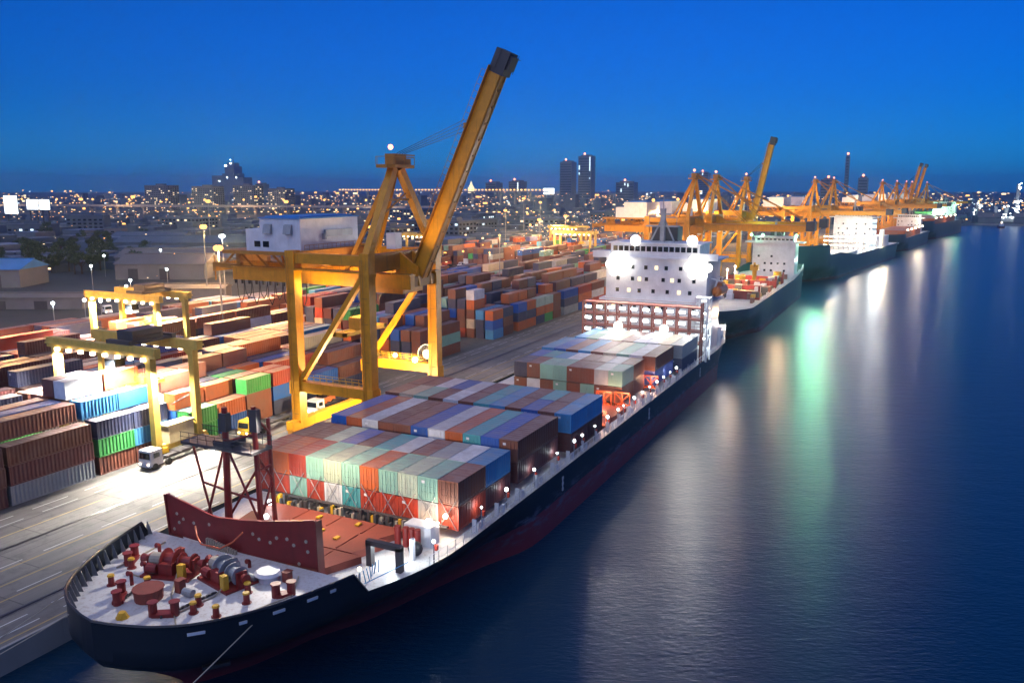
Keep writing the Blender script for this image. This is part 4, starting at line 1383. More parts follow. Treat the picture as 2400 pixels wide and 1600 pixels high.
# ------------------------------------------------------------------ yard gantry cranes on tyres
def yard_gantry(label):
    c = thing("yard_gantry", label, "gantry crane", (0, 0, 0), "tyred gantry cranes in the yard")
    for x in (-4, 4):
        for y in (0, 21):
            mb = MB(); mb.box(x - .55, x + .55, y - .5, y + .5, 1.6, 15.7); mb.beam((x, y, 14.6), (x, y + (1.4 if y == 0 else -1.4), 15.8), .9, .6)
            mb.build("leg", M['rtg'], c)
        mb = MB(); mb.box(x - .55, x + .55, -1.6, 22.6, 15.7, 17.2); mb.box(x - .9 if x < 0 else x + .55, x - .55 if x < 0 else x + .9, -1.6, 22.6, 16.3, 16.45)
        g = mb.build("girder", M['rtg'], c)
        mb = MB()
        for k in range(15): mb.tube((x + (-.85 if x < 0 else .85), -1.4 + k * 1.7, 16.4), (x + (-.85 if x < 0 else .85), -1.4 + k * 1.7, 17.4), .04, 4)
        mb.tube((x + (-.85 if x < 0 else .85), -1.4, 17.4), (x + (-.85 if x < 0 else .85), 22.4, 17.4), .04, 4)
        part2("handrail", mb, M['rtg'], g, (0, 0, 0))
        mb = MB()
        for k in range(8): mb.cbox((x - .75 if x < 0 else x + .75, .6 + k * 2.75, 15.5), .5, .62, .5)
        each("girder_lamp", mb, M['g_warm'], g, (0, 0, 0))
    for y in (0, 21):
        mb = MB(); mb.box(-5.4, 5.4, y - .5, y + .5, 1.3, 2.2)
        sl = mb.build("sill_beam", M['rtg'], c)
        for x in (-5, -3, 3, 5):
            mb = MB(); mb.tube((x, y - .38, .75), (x, y + .38, .75), .75, 14); part2("wheel", mb, M['tyre'], sl, (0, 0, 0))
            mb = MB(); mb.box(x - .55, x + .55, y - .62, y + .62, .9, 1.75); part2("wheel_guard", mb, M['capyellow'], sl, (0, 0, 0))
    mb = MB(); mb.box(-2.4, 2.4, -.9, 1.1, 2.2, 4.9); mb.box(-2.6, 2.6, -1.0, 1.2, 4.9, 5.1); mb.build("power_house", paint("beige_panel", (.62, .50, .28), .5, .3), c)
    mb = MB(); mb.box(-4.2, 4.2, 4.0, 8.6, 17.2, 17.6); mb.box(-3, 2.6, 4.6, 8.0, 17.6, 19.2); mb.tube((-2.4, 5.2, 18.4), (2.2, 5.2, 18.4), .7, 10)
    for x in (-4, 4): mb.box(x - .4, x + .4, 3.8, 8.8, 17.2, 17.9)
    tr = mb.build("trolley", M['dark'], c)
    mb = MB(); mb.box(-3.2, -1.4, 8.8, 11, 12.6, 15.0); mb.box(-3.2, -1.4, 8.8, 11, 15.0, 15.3); part2("cab", mb, M['white'], tr, (0, 0, 0))
    mb = MB(); mb.box(-3.25, -1.35, 8.78, 11.02, 13.3, 14.5); part2("cab_window", mb, M['window'], tr, (0, 0, 0))
    mb = MB(); mb.box(-3, 3, 5.4, 6.0, 10.2, 10.7); mb.box(-3, 3, 7.0, 7.6, 10.2, 10.7); mb.box(-1, 1, 5.4, 7.6, 10.7, 11.6)
    sp = mb.build("spreader", M['capyellow'], c)
    mb = MB()
    for x in (-.9, .9):
        for y in (5.6, 7.4): mb.tube((x, y, 11.5), (x, y, 17.3), .04, 4)
    part2("hoist_rope", mb, M['black'], sp, (0, 0, 0))
    mb = MB(); mb.path([(4.1, 0, 9.5), (3.4, .4, 8.6), (-.5, .4, 7.8)], .09, 5); mb.path([(4.1, -.2, 3.5), (2, -.2, 6), (-1.6, -.3, 7.2)], .08, 5)
    mb.build("stair", M['dark'], c)
    return c


RG = yard_gantry("pale yellow tyred gantry crane over the near rows, white truck at its foot")
rtgs = [(17.6, 60.2, RG, None), (61.5, 109.5, None, "pale yellow tyred gantry crane over the row behind, lit pale pink boxes below it"),
        (362, 122, None, "distant tyred gantry crane lit orange, right behind the dark stacks"),
        (420, 150, None, "distant tyred gantry crane lit orange, deeper in the yard"),
        (305, 188, None, "orange distant yard gantry standing under a lamp mast"), (480, 110, None, "small far yard gantry among orange lamps")]
for x, y, o, lab in rtgs:
    if o is None:
        o = dup(RG); o["label"] = lab
    o.location = (x, y, GZ)
# lamps under the two near gantries
for (x, y, w) in ((17.6, 60.2, 34000), (61.5, 109.5, 36000)):
    for k in (1, 3, 5, 7):
        light(None, (x - 4.9, y + .6 + k * 2.75, GZ + 15.1), (1, .93, .80), w, .3, 150, (x - 6.0, y + .6 + k * 2.75, 0), .4)
    light(None, (x - 4.2, y - 1.7, GZ + 15.0), (1, .93, .80), w * 1.5, .3, 95, (x - 6, y - 4.5, 0), .7)
    light(None, (x + 4.9, y + 5, GZ + 15.0), (1, .9, .72), w, .3, 140, (x + 8, y + 4, 0), .4)

# ------------------------------------------------------------------ lamp masts
def lamp_mast(x, y, h, label, col='g_sodium', r=.7, power=0, lc=(1, .52, .18), heads=5):
    c = thing("lamp_mast", label, "lamp mast", (x, y, GZ), "tall lamp masts of the port")
    mb = MB(); mb.tube((x, y, GZ), (x, y, GZ + h), .28, 8, .14); mb.box(x - .6, x + .6, y - .6, y + .6, GZ, GZ + .5); mb.build("pole", M['steel'], c)
    mb = MB(); mb.tube((x, y, GZ + h - .4), (x, y, GZ + h - .2), r * .7, 12); mb.build("head_ring", M['steel'], c)
    mb = MB()
    for k in range(heads):
        a = 2 * math.pi * (k + .3) / heads
        mb.ball((x + r * .5 * math.cos(a), y + r * .5 * math.sin(a), GZ + h - .7), r * .72, 8)  # balls oversized so the heads carry the lamps' glare
    each("lamp_head", mb, M[col], c)
    if power: light(c, (x, y, GZ + h - 1.4), lc, power, .8)
    return c


lamp_mast(78, 111, 27.0, "lamp mast standing among the near container rows with a glaring orange head", r=1.0, power=187200)
lamp_mast(150, 191, 27.6, "tall orange headed lamp mast beside the railway, before the brown warehouses", r=1.1, power=158400)
lamp_mast(124, 156, 26.4, "lamp mast with white head between the two orange headed masts", 'g_cool', .8, 7000, COOL)
lamp_mast(247, 126, 14, "short unlit looking lamp mast amid the stacks beyond the big crane", 'g_sodium', .3, 9000)
lamp_mast(560, 258, 33, "distant orange lamp mast on the yard's far edge, beside a shorter one", r=1.2, power=144000)
lamp_mast(500, 216, 31, "distant shorter orange lamp mast beside the taller one on the yard's edge", r=1.0, power=144000)
lamp_mast(430, 478, 31, "distant lamp mast with bright orange head near the elevated road's middle", r=1.7, power=86400)
lamp_mast(440, 406, 31, "distant lamp mast with orange head above the machine house roof", r=1.5, power=86400)
lamp_mast(655, 836, 31, "distant bright orange lamp mast in front of the grey apartment slabs", r=2.2)
lamp_mast(470, 684, 31, "distant twin orange lamp mast above the elevated road's bend", r=1.6)
lamp_mast(300, 84, 27, "lamp mast deep in the container yard with sodium head", r=.8, power=33600)
lamp_mast(360, 70, 25, "lamp mast by the far quay cranes with sodium head", r=.8, power=48000)
lamp_mast(190, 92, 25, "lamp mast between the dark stacks beyond the big crane", r=.4, power=6000)

lamp_mast(34, 132, 25, "added lamp mast behind the near gantry crane, among the third row of stacks", r=.8, power=96000)  # this group of masts is added to warm the yard light
lamp_mast(118, 133, 25, "added lamp mast rising through the stacks left of the big crane's machine house", r=.8, power=96000)
lamp_mast(205, 158, 26, "added lamp mast at the rear of the yard, seen under the machine house", r=.8, power=96000)
lamp_mast(420, 205, 27, "added lamp mast by the distant amber stacks right of the boom foot", r=1.0, power=96000)
lamp_mast(390, 150, 25, "added lamp mast between distant gantries right of the boom foot", r=1.0, power=96000)
lamp_mast(330, 140, 25, "added lamp mast over the amber lit stacks, nearer the white ship house", r=.9, power=80000)

# ------------------------------------------------------------------ vehicles on the apron
def truck(x, y, a, label, cab='white', bed=None, grp="port trucks"):
    c = thing("port_truck", label, "truck", (x, y, GZ), grp)
    rot = Matrix.Rotation(a, 4, 'Z')
    def P(name, mb, mt, par=None):
        mb.v = [tuple(rot @ Vector(p) + Vector((x, y, GZ + .01))) for p in mb.v]
        if par is None: return mb.build(name, mt, c)
        return part2(name, mb, mt, par, (x, y, GZ))
    mb = MB(); mb.quadbox([(-.9, -1.2, .6), (1.5, -1.2, .6), (1.5, 1.2, .6), (-.9, 1.2, .6), (-.75, -1.1, 2.9), (1.4, -1.1, 2.9), (1.4, 1.1, 2.9), (-.75, 1.1, 2.9)])
    mb.box(-1.0, -.85, -1.15, 1.15, .5, 1.0)
    cb = P("cab", mb, M[cab])
    mb = MB(); mb.quadbox([(-.92, -1.0, 1.7), (-.8, -1.0, 1.7), (-.8, 1.0, 1.7), (-.92, 1.0, 1.7), (-.83, -.95, 2.6), (-.7, -.95, 2.6), (-.7, .95, 2.6), (-.83, .95, 2.6)]); mb.box(-.2, .8, -1.24, 1.24, 1.8, 2.5)
    P("windscreen", mb, M['window'], cb)
    mb = MB(); mb.box(-1.03, -.96, -.95, -.6, .8, 1.05); mb.box(-1.03, -.96, .6, .95, .8, 1.05)
    mb.v = [tuple(rot @ Vector(p) + Vector((x, y, GZ + .01))) for p in mb.v]
    for o in each("headlight", mb, M['g_warm'], cb, (x, y, GZ)): pass
    mb = MB(); mb.box(1.5, 13.2, -.5, .5, .8, 1.15)
    for k in range(5): mb.box(2.4 + k * 2.6, 2.7 + k * 2.6, -1.2, 1.2, 1.15, 1.3)
    P("trailer", mb, M['dark'])
    mb = MB()
    for wx in (-.1, 2.6, 10.4, 11.7):
        for wy in (-1.05, 1.05): mb.tube((wx, wy - .22, .5), (wx, wy + .22, .5), .5, 12)
    mb.v = [tuple(rot @ Vector(p) + Vector((x, y, GZ + .01))) for p in mb.v]
    each("wheel", mb, M['tyre'], c)
    return c


truck(10.2, 58.0, .06, "white tractor truck with an empty trailer parked at the near gantry crane's foot")
truck(44, 55.2, .05, "small white truck on the apron beside the big crane's landward leg")
truck(28.5, 56.6, .05, "yellow cabbed tractor truck passing behind the bow mast of the near ship", 'capyellow')
for k, (x, y, lab) in enumerate(((268, 154, "white parked truck, first in the lit lorry row beyond the yard"), (280, 160, "white parked truck, second in the lit lorry row beyond the yard"),
                               (292, 166, "white parked truck, third in the lit lorry row beyond the yard"), (304, 172, "white parked truck, last in the lit lorry row beyond the yard"),
                               (112, 196, "white parked truck beside the railway, under bright lamps"), (124, 198, "white parked truck second along the railway road"))):
    truck(x, y, 1.2, lab)
light(None, (282, 150, 12), (1, .9, .75), 5200, .5)
# reach stacker glimpsed under the crane
c = thing("reach_stacker", "orange lift vehicle standing on the bright apron between the big crane's legs", "lift truck", (49, 57.6, GZ))
mb = MB(); mb.box(46.5, 51.5, 56.4, 58.8, GZ + .7, GZ + 2.0); mb.box(50, 51.6, 56.6, 58.6, GZ + 2, GZ + 2.5); mb.build("body", M['c_orange'], c)
mb = MB(); mb.beam((51, 57.6, GZ + 2.4), (45.6, 57.6, GZ + 4.4), .7, .8); mb.box(45.2, 45.9, 54.6, 60.6, GZ + 3.6, GZ + 4.2); mb.build("lift_arm", M['capyellow'], c)
mb = MB(); mb.box(48.4, 49.8, 56.9, 58.3, GZ + 2.0, GZ + 3.5); mb.build("cab", M['window'], c)
mb = MB()
for x in (47.4, 50.8):
    for y in (56.3, 58.9): mb.tube((x, y - .3, GZ + .72), (x, y + .3, GZ + .72), .72, 12)
each("wheel", mb, M['tyre'], c)
# mooring ropes from the bow to quay bollards
for i, (a, b, lab) in enumerate((((-30.6, 18, 9.3), (-52, 30.6, 2.9), "long mooring rope from the near ship's bow to a quay bollard"), ((-28.5, 21.5, 9.3), (-46, 30.6, 2.9), "shorter mooring rope from the near ship's bow shoulder to the quay"),
                                ((-24.8, 4.0, 9.2), (-66, 6.0, 0.2), "pale rope slanting down from the near ship's starboard bow"))):
    mb = MB(); A, B = Vector(a), Vector(b)
    pts = [A.lerp(B, t / 8) + Vector((0, 0, -1.1 * math.sin(math.pi * t / 8))) for t in range(9)]
    mb.path(pts, .05, 5); tag(mb.build("mooring_rope", M['rope']), lab, "rope")
for k, x in enumerate((-52, -46)):
    mb = MB(); mb.tube((x, 30.8, GZ + .3), (x, 30.8, GZ + .95), .3, 10); mb.tube((x, 30.8, GZ + .9), (x, 30.8, GZ + 1.1), .42, 10)
    tag(mb.build("quay_bollard", M['black']), ("black quay bollard holding the long bow rope", "black quay bollard holding the shorter bow rope")[k], "bollard")
# ------------------------------------------------------------------ shipping containers
CH = 2.6


def container_mesh(L, H=CH, W=2.44):
    mb = MB()
    # corner posts and edge rails
    for x in (0, L - .16):
        for y in (0, W - .16): mb.box(x, x + .16, y, y + .16, 0, H)
    for y in (.0, W - .1):
        mb.box(.16, L - .16, y, y + .1, 0, .16); mb.box(.16, L - .16, y, y + .1, H - .1, H)
    for x in (0, L - .1):
        mb.box(x, x + .1, .16, W - .16, 0, .16); mb.box(x, x + .1, .16, W - .16, H - .14, H)
    # corrugated sides
    def wave(n, a0, a1, depth):
        pts, st = [], (a1 - a0) / n
        for i in range(n):
            b = a0 + i * st
            pts += [(b, 0), (b + st * .3, 0), (b + st * .5, depth), (b + st * .8, depth)]
        pts.append((a1, 0))
        return pts
    for y, s in ((.02, 1), (W - .02, -1)):
        w = wave(int(L / .56), .16, L - .16, .075)
        k = len(mb.v)
        for a, d in w: mb.v += [(a, y + s * d, .14), (a, y + s * d, H - .08)]
        for i in range(len(w) - 1):
            q = (k + 2 * i, k + 2 * i + 2, k + 2 * i + 3, k + 2 * i + 1)
            mb.f.append(q if s > 0 else q[::-1]); mb.m.append(0)
    w = wave(5, .16, W - .16, .06)
    k = len(mb.v)
    for a, d in w: mb.v += [(L - .02 - d, a, .14), (L - .02 - d, a, H - .1)]
    for i in range(len(w) - 1):
        mb.f.append((k + 2 * i, k + 2 * i + 2, k + 2 * i + 3, k + 2 * i + 1)); mb.m.append(0)
    # roof with shallow cross ribs, floor
    n_ = int(L / .8)
    w = wave(n_, .1, L - .1, -.03)
    k = len(mb.v)
    for a, d in w: mb.v += [(a, .08, H - .035 - d), (a, W - .08, H - .035 - d)]
    for i in range(len(w) - 1):
        mb.f.append((k + 2 * i, k + 2 * i + 2, k + 2 * i + 3, k + 2 * i + 1)); mb.m.append(0)
    mb.poly([(.1, .1, .1), (.1, W - .1, .1), (L - .1, W - .1, .1), (L - .1, .1, .1)])
    mb.poly([(.09, .1, .1), (.09, .1, H - .1), (.09, W - .1, H - .1), (.09, W - .1, .1)])
    return mb.mesh("container_%d" % round(L), [M['c_brown']])


def door_mesh(H=CH):
    mb = MB()
    for y0, y1 in ((.17, 1.21), (1.23, 2.27)):
        mb.box(.02, .08, y0, y1, .17, H - .15)
        for z0, z1 in ((.3, .9), (1.0, 1.6), (1.7, 2.3)): mb.box(.0, .03, y0 + .08, y1 - .08, z0, z1)
    for y in (.45, .92, 1.52, 1.99):
        mb.tube((-.03, y, .1), (-.03, y, H - .08), .028, 5)
        mb.box(-.06, .0, y - .1, y + .1, .95, 1.02)
    return mb.mesh("container_door", [M['c_brown']])


ME = {20: container_mesh(6.06), 40: container_mesh(12.19)}
MD = door_mesh()
PLATE = MB(); PLATE.box(-.012, .0, 1.5, 2.0, 1.9, 2.2)
MP = PLATE.mesh("data_plate", [M['white']])
proto = {}
for L in (20, 40):
    o = bpy.data.objects.new("shipping_container", ME[L])
    proto[L] = o
door0 = bpy.data.objects.new("door", MD)
plate0 = bpy.data.objects.new("data_plate", MP)
LEN = {20: 6.06, 40: 12.19}
ORD = ["first", "second", "third", "fourth", "fifth", "sixth", "seventh", "eighth", "ninth", "tenth", "eleventh", "twelfth", "thirteenth", "fourteenth", "fifteenth", "sixteenth", "seventeenth", "eighteenth"]
CN = dict(brown="brown", maroon="dark maroon", red="red", orange="orange", teal="teal", pale="pale green", turquoise="turquoise", blue="deep blue", navy="slate navy", sky="light blue",
          white="white", cream="cream", green="bright green", grey="grey", violet="violet blue")
SPEC = []


def spec(L, x, y, z, col, label, doors, group, pri=1.0, rot=0.0):
    d = (Vector((x + LEN[L] / 2, y + 1.2, z + 1.3)) - cam.location).length
    SPEC.append(dict(L=L, p=(x, y, z), c=col, label=CN[col] + " container, " + label, doors=doors, g=group, pri=pri * LEN[L] ** .5 / d, rot=rot))


# near ship, foremost block: two rows of short boxes, two tiers
G1 = "containers stacked on the near ship"
b1_top = "brown teal pale teal orange teal pale teal red orange red".split()
b1_low = "red grey red red red turquoise white red teal red red".split()
b1_back = "sky white grey brown white turquoise brown violet pale brown brown".split()
for k in range(11):
    w = ORD[k] + " column from the water"
    spec(20, .0, 2.5 * k + .03, 10.3, b1_top[k], w + ", upper front of bow block", True, G1, 9)
    spec(20, .0, 2.5 * k + .03, 7.6, b1_low[k], w + ", lower front of bow block", True, G1, 9)
    spec(20, 6.13, 2.5 * k + .03, 10.3, b1_back[k], w + ", upper rear of bow block", False, G1, 9)
    if k in (0, 10): spec(20, 6.13, 2.5 * k + .03, 7.6, 'maroon', w + ", lower rear of bow block", False, G1, 9)
b2 = "brown blue turquoise orange white blue brown brown white orange blue".split()
for k in range(11):
    w = ORD[k] + " column from the water"
    spec(40, 14.0, 2.5 * k - .05, 10.85, b2[k], w + ", top of second block from bow", True, G1, 9)
    if k in (0, 10): spec(40, 14.0, 2.5 * k - .05, 8.2, 'maroon', w + ", lower tier, second block from bow", True, G1, 9)
b3 = "sky brown blue brown sky turquoise brown white brown teal cream brown".split()
b3b = "sky brown turquoise brown sky turquoise brown white blue white brown brown".split()
for k in range(12):
    w = ORD[k] + " column from the water"
    spec(20, 29.1, 2.5 * k - .72, 10.4, b3[k], w + ", top front of third block from bow", True, G1, 9)
    spec(20, 35.23, 2.5 * k - .72, 10.4, b3b[k], w + ", top rear of third block from bow", False, G1, 9)
    if k in (0, 11):
        spec(20, 29.1, 2.5 * k - .72, 7.7, 'brown' if k else 'maroon', w + ", lower front of third block from bow", True, G1, 9)
        spec(20, 35.23, 2.5 * k - .72, 7.7, 'maroon', w + ", lower rear of third block from bow", False, G1, 9)
b4 = "teal grey brown brown teal teal brown navy".split()
b4l = "brown brown teal brown teal brown white brown".split()
b4b = "brown white brown brown white sky turquoise blue".split()
for k in range(8):
    w = ORD[k] + " column from the water"
    spec(20, 57.7, 2.5 * k + 1.8, 10.35, b4[k], w + ", upper front of fourth block from bow", True, G1, 6)
    spec(20, 57.7, 2.5 * k + 1.8, 7.6, b4l[k], w + ", lower front of fourth block from bow", True, G1, 6)
    spec(20, 63.83, 2.5 * k + 1.8, 10.35, b4b[k], w + ", upper rear of fourth block from bow", False, G1, 6)
    if k == 0: spec(20, 63.83, 1.8, 7.6, 'maroon', w + ", lower rear of fourth block from bow", False, G1, 6)
b5 = "brown white teal cream brown sky brown blue sky".split()
for k in range(9):
    w = ORD[k] + " column from the water"
    spec(40, 72.0, 2.5 * k + .4, 10.35, b5[k], w + ", top of fifth block from bow", True, G1, 6)
    if k == 0: spec(40, 72.0, .4, 7.7, 'violet', w + ", lower tier of fifth block from bow", True, G1, 6)
b6 = "grey cream white white brown cream white teal sky".split()
for k in range(9):
    w = ORD[k] + " column from the water"
    spec(40, 85.4, 2.5 * k - 1.0, 10.3, b6[k], w + ", top of aftmost block", True, G1, 6)
    if k == 0: spec(40, 85.4, -1.0, 7.6, 'navy', w + ", lower tier of aftmost block", True, G1, 6)

# yard blocks
rng = random.Random(21)
WCOL = ["brown"] * 12 + ["maroon"] * 7 + ["orange"] * 4 + ["navy"] * 9 + ["blue"] * 4 + ["grey"] * 2 + ["white"] * 1 + ["red"] * 2 + ["teal"] * 1 + ["cream"] * 1 + ["sky"] * 1 + ["green"] * 1 + ["violet"] * 1


def yard(name, y0, rows, slots, heights, front=None, dy=2.9):
    H = [[heights(i, k, s) for k in range(rows)] for i, s in enumerate(slots)]
    for i, (x, L) in enumerate(slots):
        for k in range(rows):
            h = H[i][k]
            vis = h - 1
            if k == 0: vis = 0
            else: vis = min(vis, H[i][k - 1])
            prev = H[i - 1][k] if i and abs(slots[i - 1][0] + LEN[slots[i - 1][1]] - x) < 1.5 else 0
            gap = prev == 0
            vis = min(vis, prev)
            if i + 1 < len(slots): pass
            for t in range(h):
                if front and k == 0 and i < len(front) and t < len(front[i]): col = front[i][t]
                elif front and k in (1, 2) and (i, k) in YTOP and t == h - 1: col = YTOP[(i, k)]
                else: col = rng.choice(WCOL)
                if t < vis: continue
                jx = rng.uniform(-.12, .12)
                spec(L, x + jx, y0 + dy * k + rng.uniform(-.06, .06), GZ + .01 + t * (CH + .01), col,
                     "%s slot, %s row of the %s, %s tier" % (ORD[i], ORD[k], name, ORD[t]), t >= prev, "containers stacked in the yard", (1.6 if k == 0 else 1.0) * (1.3 if t == h - 1 else .9))


YTOP = {(1, 1): 'brown', (2, 1): 'sky', (3, 1): 'sky', (1, 2): 'blue', (2, 2): 'white', (3, 2): 'orange', (0, 1): 'brown', (0, 2): 'blue', (4, 1): 'orange', (5, 1): 'orange', (6, 1): 'brown', (7, 1): 'red'}
slA = [(-20.6, 40), (-8.0, 40), (5.0, 20), (11.3, 20), (21.4, 20), (27.9, 20), (34.4, 20), (40.9, 20), (47.4, 40), (60.1, 40)]
frontA = [["maroon", "brown", "brown"], ["grey", "maroon", "brown"], ["brown", "green", "navy"], ["brown", "sky", "navy"], ["green", "green"], ["blue", "orange"], ["brown", "brown", "green"], ["navy", "blue", "red"], ["navy", "blue"], ["navy", "brown"]]
hA = [[3, 4, 4, 4, 4, 4], [3, 4, 4, 4, 3, 4], [3, 4, 5, 5, 4, 4], [3, 4, 5, 4, 4, 4], [2, 3, 4, 4, 4, 3], [2, 3, 3, 4, 3, 4], [3, 3, 3, 3, 4, 3], [3, 3, 2, 3, 4, 4], [2, 2, 3, 3, 3, 4], [2, 3, 3, 4, 3, 3]]
yard("nearest yard block", 61.9, 6, slA, lambda i, k, s: hA[i][k], frontA)
hr = random.Random(5)
slB = [(-12 + 12.75 * i, 40) for i in range(8)]
yard("second yard block", 86.2, 6, slB, lambda i, k, s: hr.choice((2, 3, 3, 3, 4)))
slC = [(6 + 12.75 * i, 40) for i in range(8)]
yard("third yard block", 110.8, 6, slC, lambda i, k, s: hr.choice((2, 3, 3, 4)))
slD = [(18 + 12.75 * i, 40) for i in range(9)]
yard("rearmost yard block", 136.5, 6, slD, lambda i, k, s: hr.choice((2, 2, 3, 3)))
slE = [(89.4, 20), (95.8, 40), (126.0, 20), (132.4, 20), (141.5, 20), (147.9, 20), (154.3, 20), (160.7, 20), (167.1, 20), (176, 40), (188.7, 40), (201.4, 40), (214.1, 40)]
frontE = [["maroon", "brown", "brown"], ["brown", "teal", "brown"], ["sky", "blue", "orange"], ["maroon", "brown"], ["orange", "navy", "blue"], ["orange", "navy", "orange"], ["navy", "orange", "pale"], ["green", "orange", "pale"], ["brown", "brown", "brown", "cream"]]
hE = [[3, 3, 3, 4, 4, 3], [3, 4, 4, 4, 5, 4]] + [[hr.choice((3, 3)), hr.choice((3, 4)), hr.choice((3, 4, 5)), 4, hr.choice((4, 5)), 4] for _ in range(11)]
yard("block beyond the big crane", 61.4, 6, slE, lambda i, k, s: hE[i][k], frontE)
slF = [(96 + 12.75 * i, 40) for i in range(10)]
yard("dark block past the crane", 86.2, 6, slF, lambda i, k, s: hr.choice((3, 4, 4, 5)))
slG = [(112 + 12.75 * i, 40) for i in range(9)]
yard("inland dark block", 112, 6, slG, lambda i, k, s: hr.choice((3, 4, 4)))
slH = [(250 + 12.75 * i, 40) for i in range(10)]
yard("far quay block", 72, 6, slH, lambda i, k, s: hr.choice((2, 3, 4)))
yard("distant inland block", 96, 6, slH, lambda i, k, s: hr.choice((2, 3, 4)))

slJ = [(300 + 13 * i, 40) for i in range(16)]
for jy in (124, 152, 180):
    yard("distant amber lit block %s" % {124: "one", 152: "two", 180: "three"}[jy], jy, 6, slJ, lambda i, k, s: hr.choice((0, 2, 3, 4)))
SPEC.sort(key=lambda s: -s['pri'])
NEAR, REST = SPEC[:300], SPEC[300:]
for i, s in enumerate(NEAR):
    o = proto[s['L']].copy()
    COL.objects.link(o)
    o.location = s['p']
    tag(o, s['label'], "shipping container", s['g'])
    o.material_slots[0].link = 'OBJECT'
    o.material_slots[0].material = M['c_' + s['c']]
    if s['doors']:
        d = door0.copy(); COL.objects.link(d); d.parent = o
        d.material_slots[0].link = 'OBJECT'; d.material_slots[0].material = M['c_' + s['c']]
        if (i * 7) % 3 == 0:
            d = plate0.copy(); COL.objects.link(d); d.parent = o
ckeys = list(PAL)
mb = MB()
for s in REST:
    x, y, z = s['p']
    mb.box(x, x + LEN[s['L']], y, y + 2.44, z, z + CH, ckeys.index(s['c']))
o = mb.build("distant_containers", [M['c_' + k] for k in ckeys])
o["kind"] = "stuff"
for q in proto.values(): bpy.data.objects.remove(q)
bpy.data.objects.remove(door0); bpy.data.objects.remove(plate0)

# lashing rods crossed over the lower boxes of the bow block
for k in range(11):
    y = 2.5 * k
    mb = MB()
    mb.tube((-.14, y + .15, 7.6), (-.14, y + 2.3, 10.9), .045, 4); mb.tube((-.2, y + 2.35, 7.6), (-.2, y + .2, 10.9), .045, 4)
    mb.build("lashing_rod", M['steel'], SHIP)
# ------------------------------------------------------------------ city, trees, sheds, far lamps
rng = random.Random(77)


def building(x, y, w, d, h, label, name="apartment_block", mat='wallpale', lit=.12, rot=0.0, roof=None, grp=None, cols=None, winmat='g_win'):
    c = thing(name, label, "building", (x, y, GZ), grp)
    c.rotation_euler = (0, 0, rot)
    mb = MB(); mb.box(-w / 2, w / 2, -d / 2, d / 2, 0, h); mb.build("wall", M[mat], c, (0, 0, 0))
    mb = MB(); mb.box(-w / 2 - .3, w / 2 + .3, -d / 2 - .3, d / 2 + .3, h, h + .6); mb.box(-w / 6, w / 8, -d / 6, d / 6, h + .6, h + 3.2)
    mb.build("roof", M[roof or mat], c, (0, 0, 0))
    mb, ml = MB(), MB()
    fl = max(1, int(h / 3.4)); nw = max(2, int(w / 4.5)) if cols is None else cols; nd = max(2, int(d / 4.5)) if cols is None else cols
    step = max(1, fl // 14)
    for f in range(0, fl, step):
        z = 1.2 + f * 3.4
        for i in range(nd):
            yy = -d / 2 + d * (i + .5) / nd; q = ml if rng.random() < lit else mb
            q.box(-w / 2 - .06, -w / 2 + .04, yy - d / nd * .28, yy + d / nd * .28, z, z + 1.6 * step ** .7)
        for i in range(nw):
            xx = -w / 2 + w * (i + .5) / nw; q = ml if rng.random() < lit else mb
            q.box(xx - w / nw * .28, xx + w / nw * .28, -d / 2 - .06, -d / 2 + .04, z, z + 1.6 * step ** .7)
    if mb.v: mb.build("window", M['window'], c, (0, 0, 0))["kind"] = "stuff"
    if ml.v: mb2 = ml.build("lit_window", M[winmat], c, (0, 0, 0)); mb2["kind"] = "stuff"
    return c


# skyline
c = thing("office_tower", "dark stepped tower with a spire and green lamp on the left skyline", "tower", (2500, 2475, GZ))
mb = MB(); mb.box(2470, 2530, 2445, 2505, 0, 100); mb.box(2478, 2522, 2448, 2498, 100, 128); mb.box(2485, 2515, 2455, 2490, 128, 142)
mb.box(2470, 2520, 2505, 2562, 0, 92); mb.box(2470, 2520, 2395, 2445, 0, 84)
mb.v = [(x, y, z + GZ) for x, y, z in mb.v]; mb.build("wall", M['bluefar'], c)
mb = MB(); mb.tube((2500, 2470, 142), (2500, 2470, 176), 2.2, 6, .6); mb.build("spire", M['bluefar'], c)
mb = MB(); mb.ball((2484, 2498, 132), 5); mb.ball((2484, 2470, 142), 3.6); mb.ball((2484, 2470, 156), 2.4); mb.ball((2469, 2430, 86), 2.6); mb.ball((2469, 2478, 86), 2.6); mb.ball((2469, 2520, 72), 2.6)
each("roof_lamp", mb, M['g_cool'], c)


def tower(x, y, w, d, h, label, strips=(), top=None):
    c = thing("office_tower", label, "tower", (x, y, GZ))
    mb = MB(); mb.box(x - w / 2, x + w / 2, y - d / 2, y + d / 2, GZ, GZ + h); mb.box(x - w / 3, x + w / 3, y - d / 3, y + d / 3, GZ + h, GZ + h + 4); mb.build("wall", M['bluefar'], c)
    mb = MB()
    for f in range(int(h / 8)):
        mb.box(x - w / 2 - .3, x - w / 2 + .2, y - d / 2 + 2, y + d / 2 - 2, GZ + 4 + f * 8, GZ + 7 + f * 8)
    mb.build("window_band", M['window'], c)
    mb = MB()
    for (o, z0, z1) in strips: mb.box(x - w / 2 - .9, x - w / 2 - .2, y + o - 1.8, y + o + 1.8, GZ + z0, GZ + z1)
    if mb.v: each("lit_window", mb, M['g_wincool'], c)
    mb = MB(); mb.ball((x - w / 2, y + (top or 0), GZ + h + 7), 3.2); mb.build("roof_lamp", M['g_red'], c)


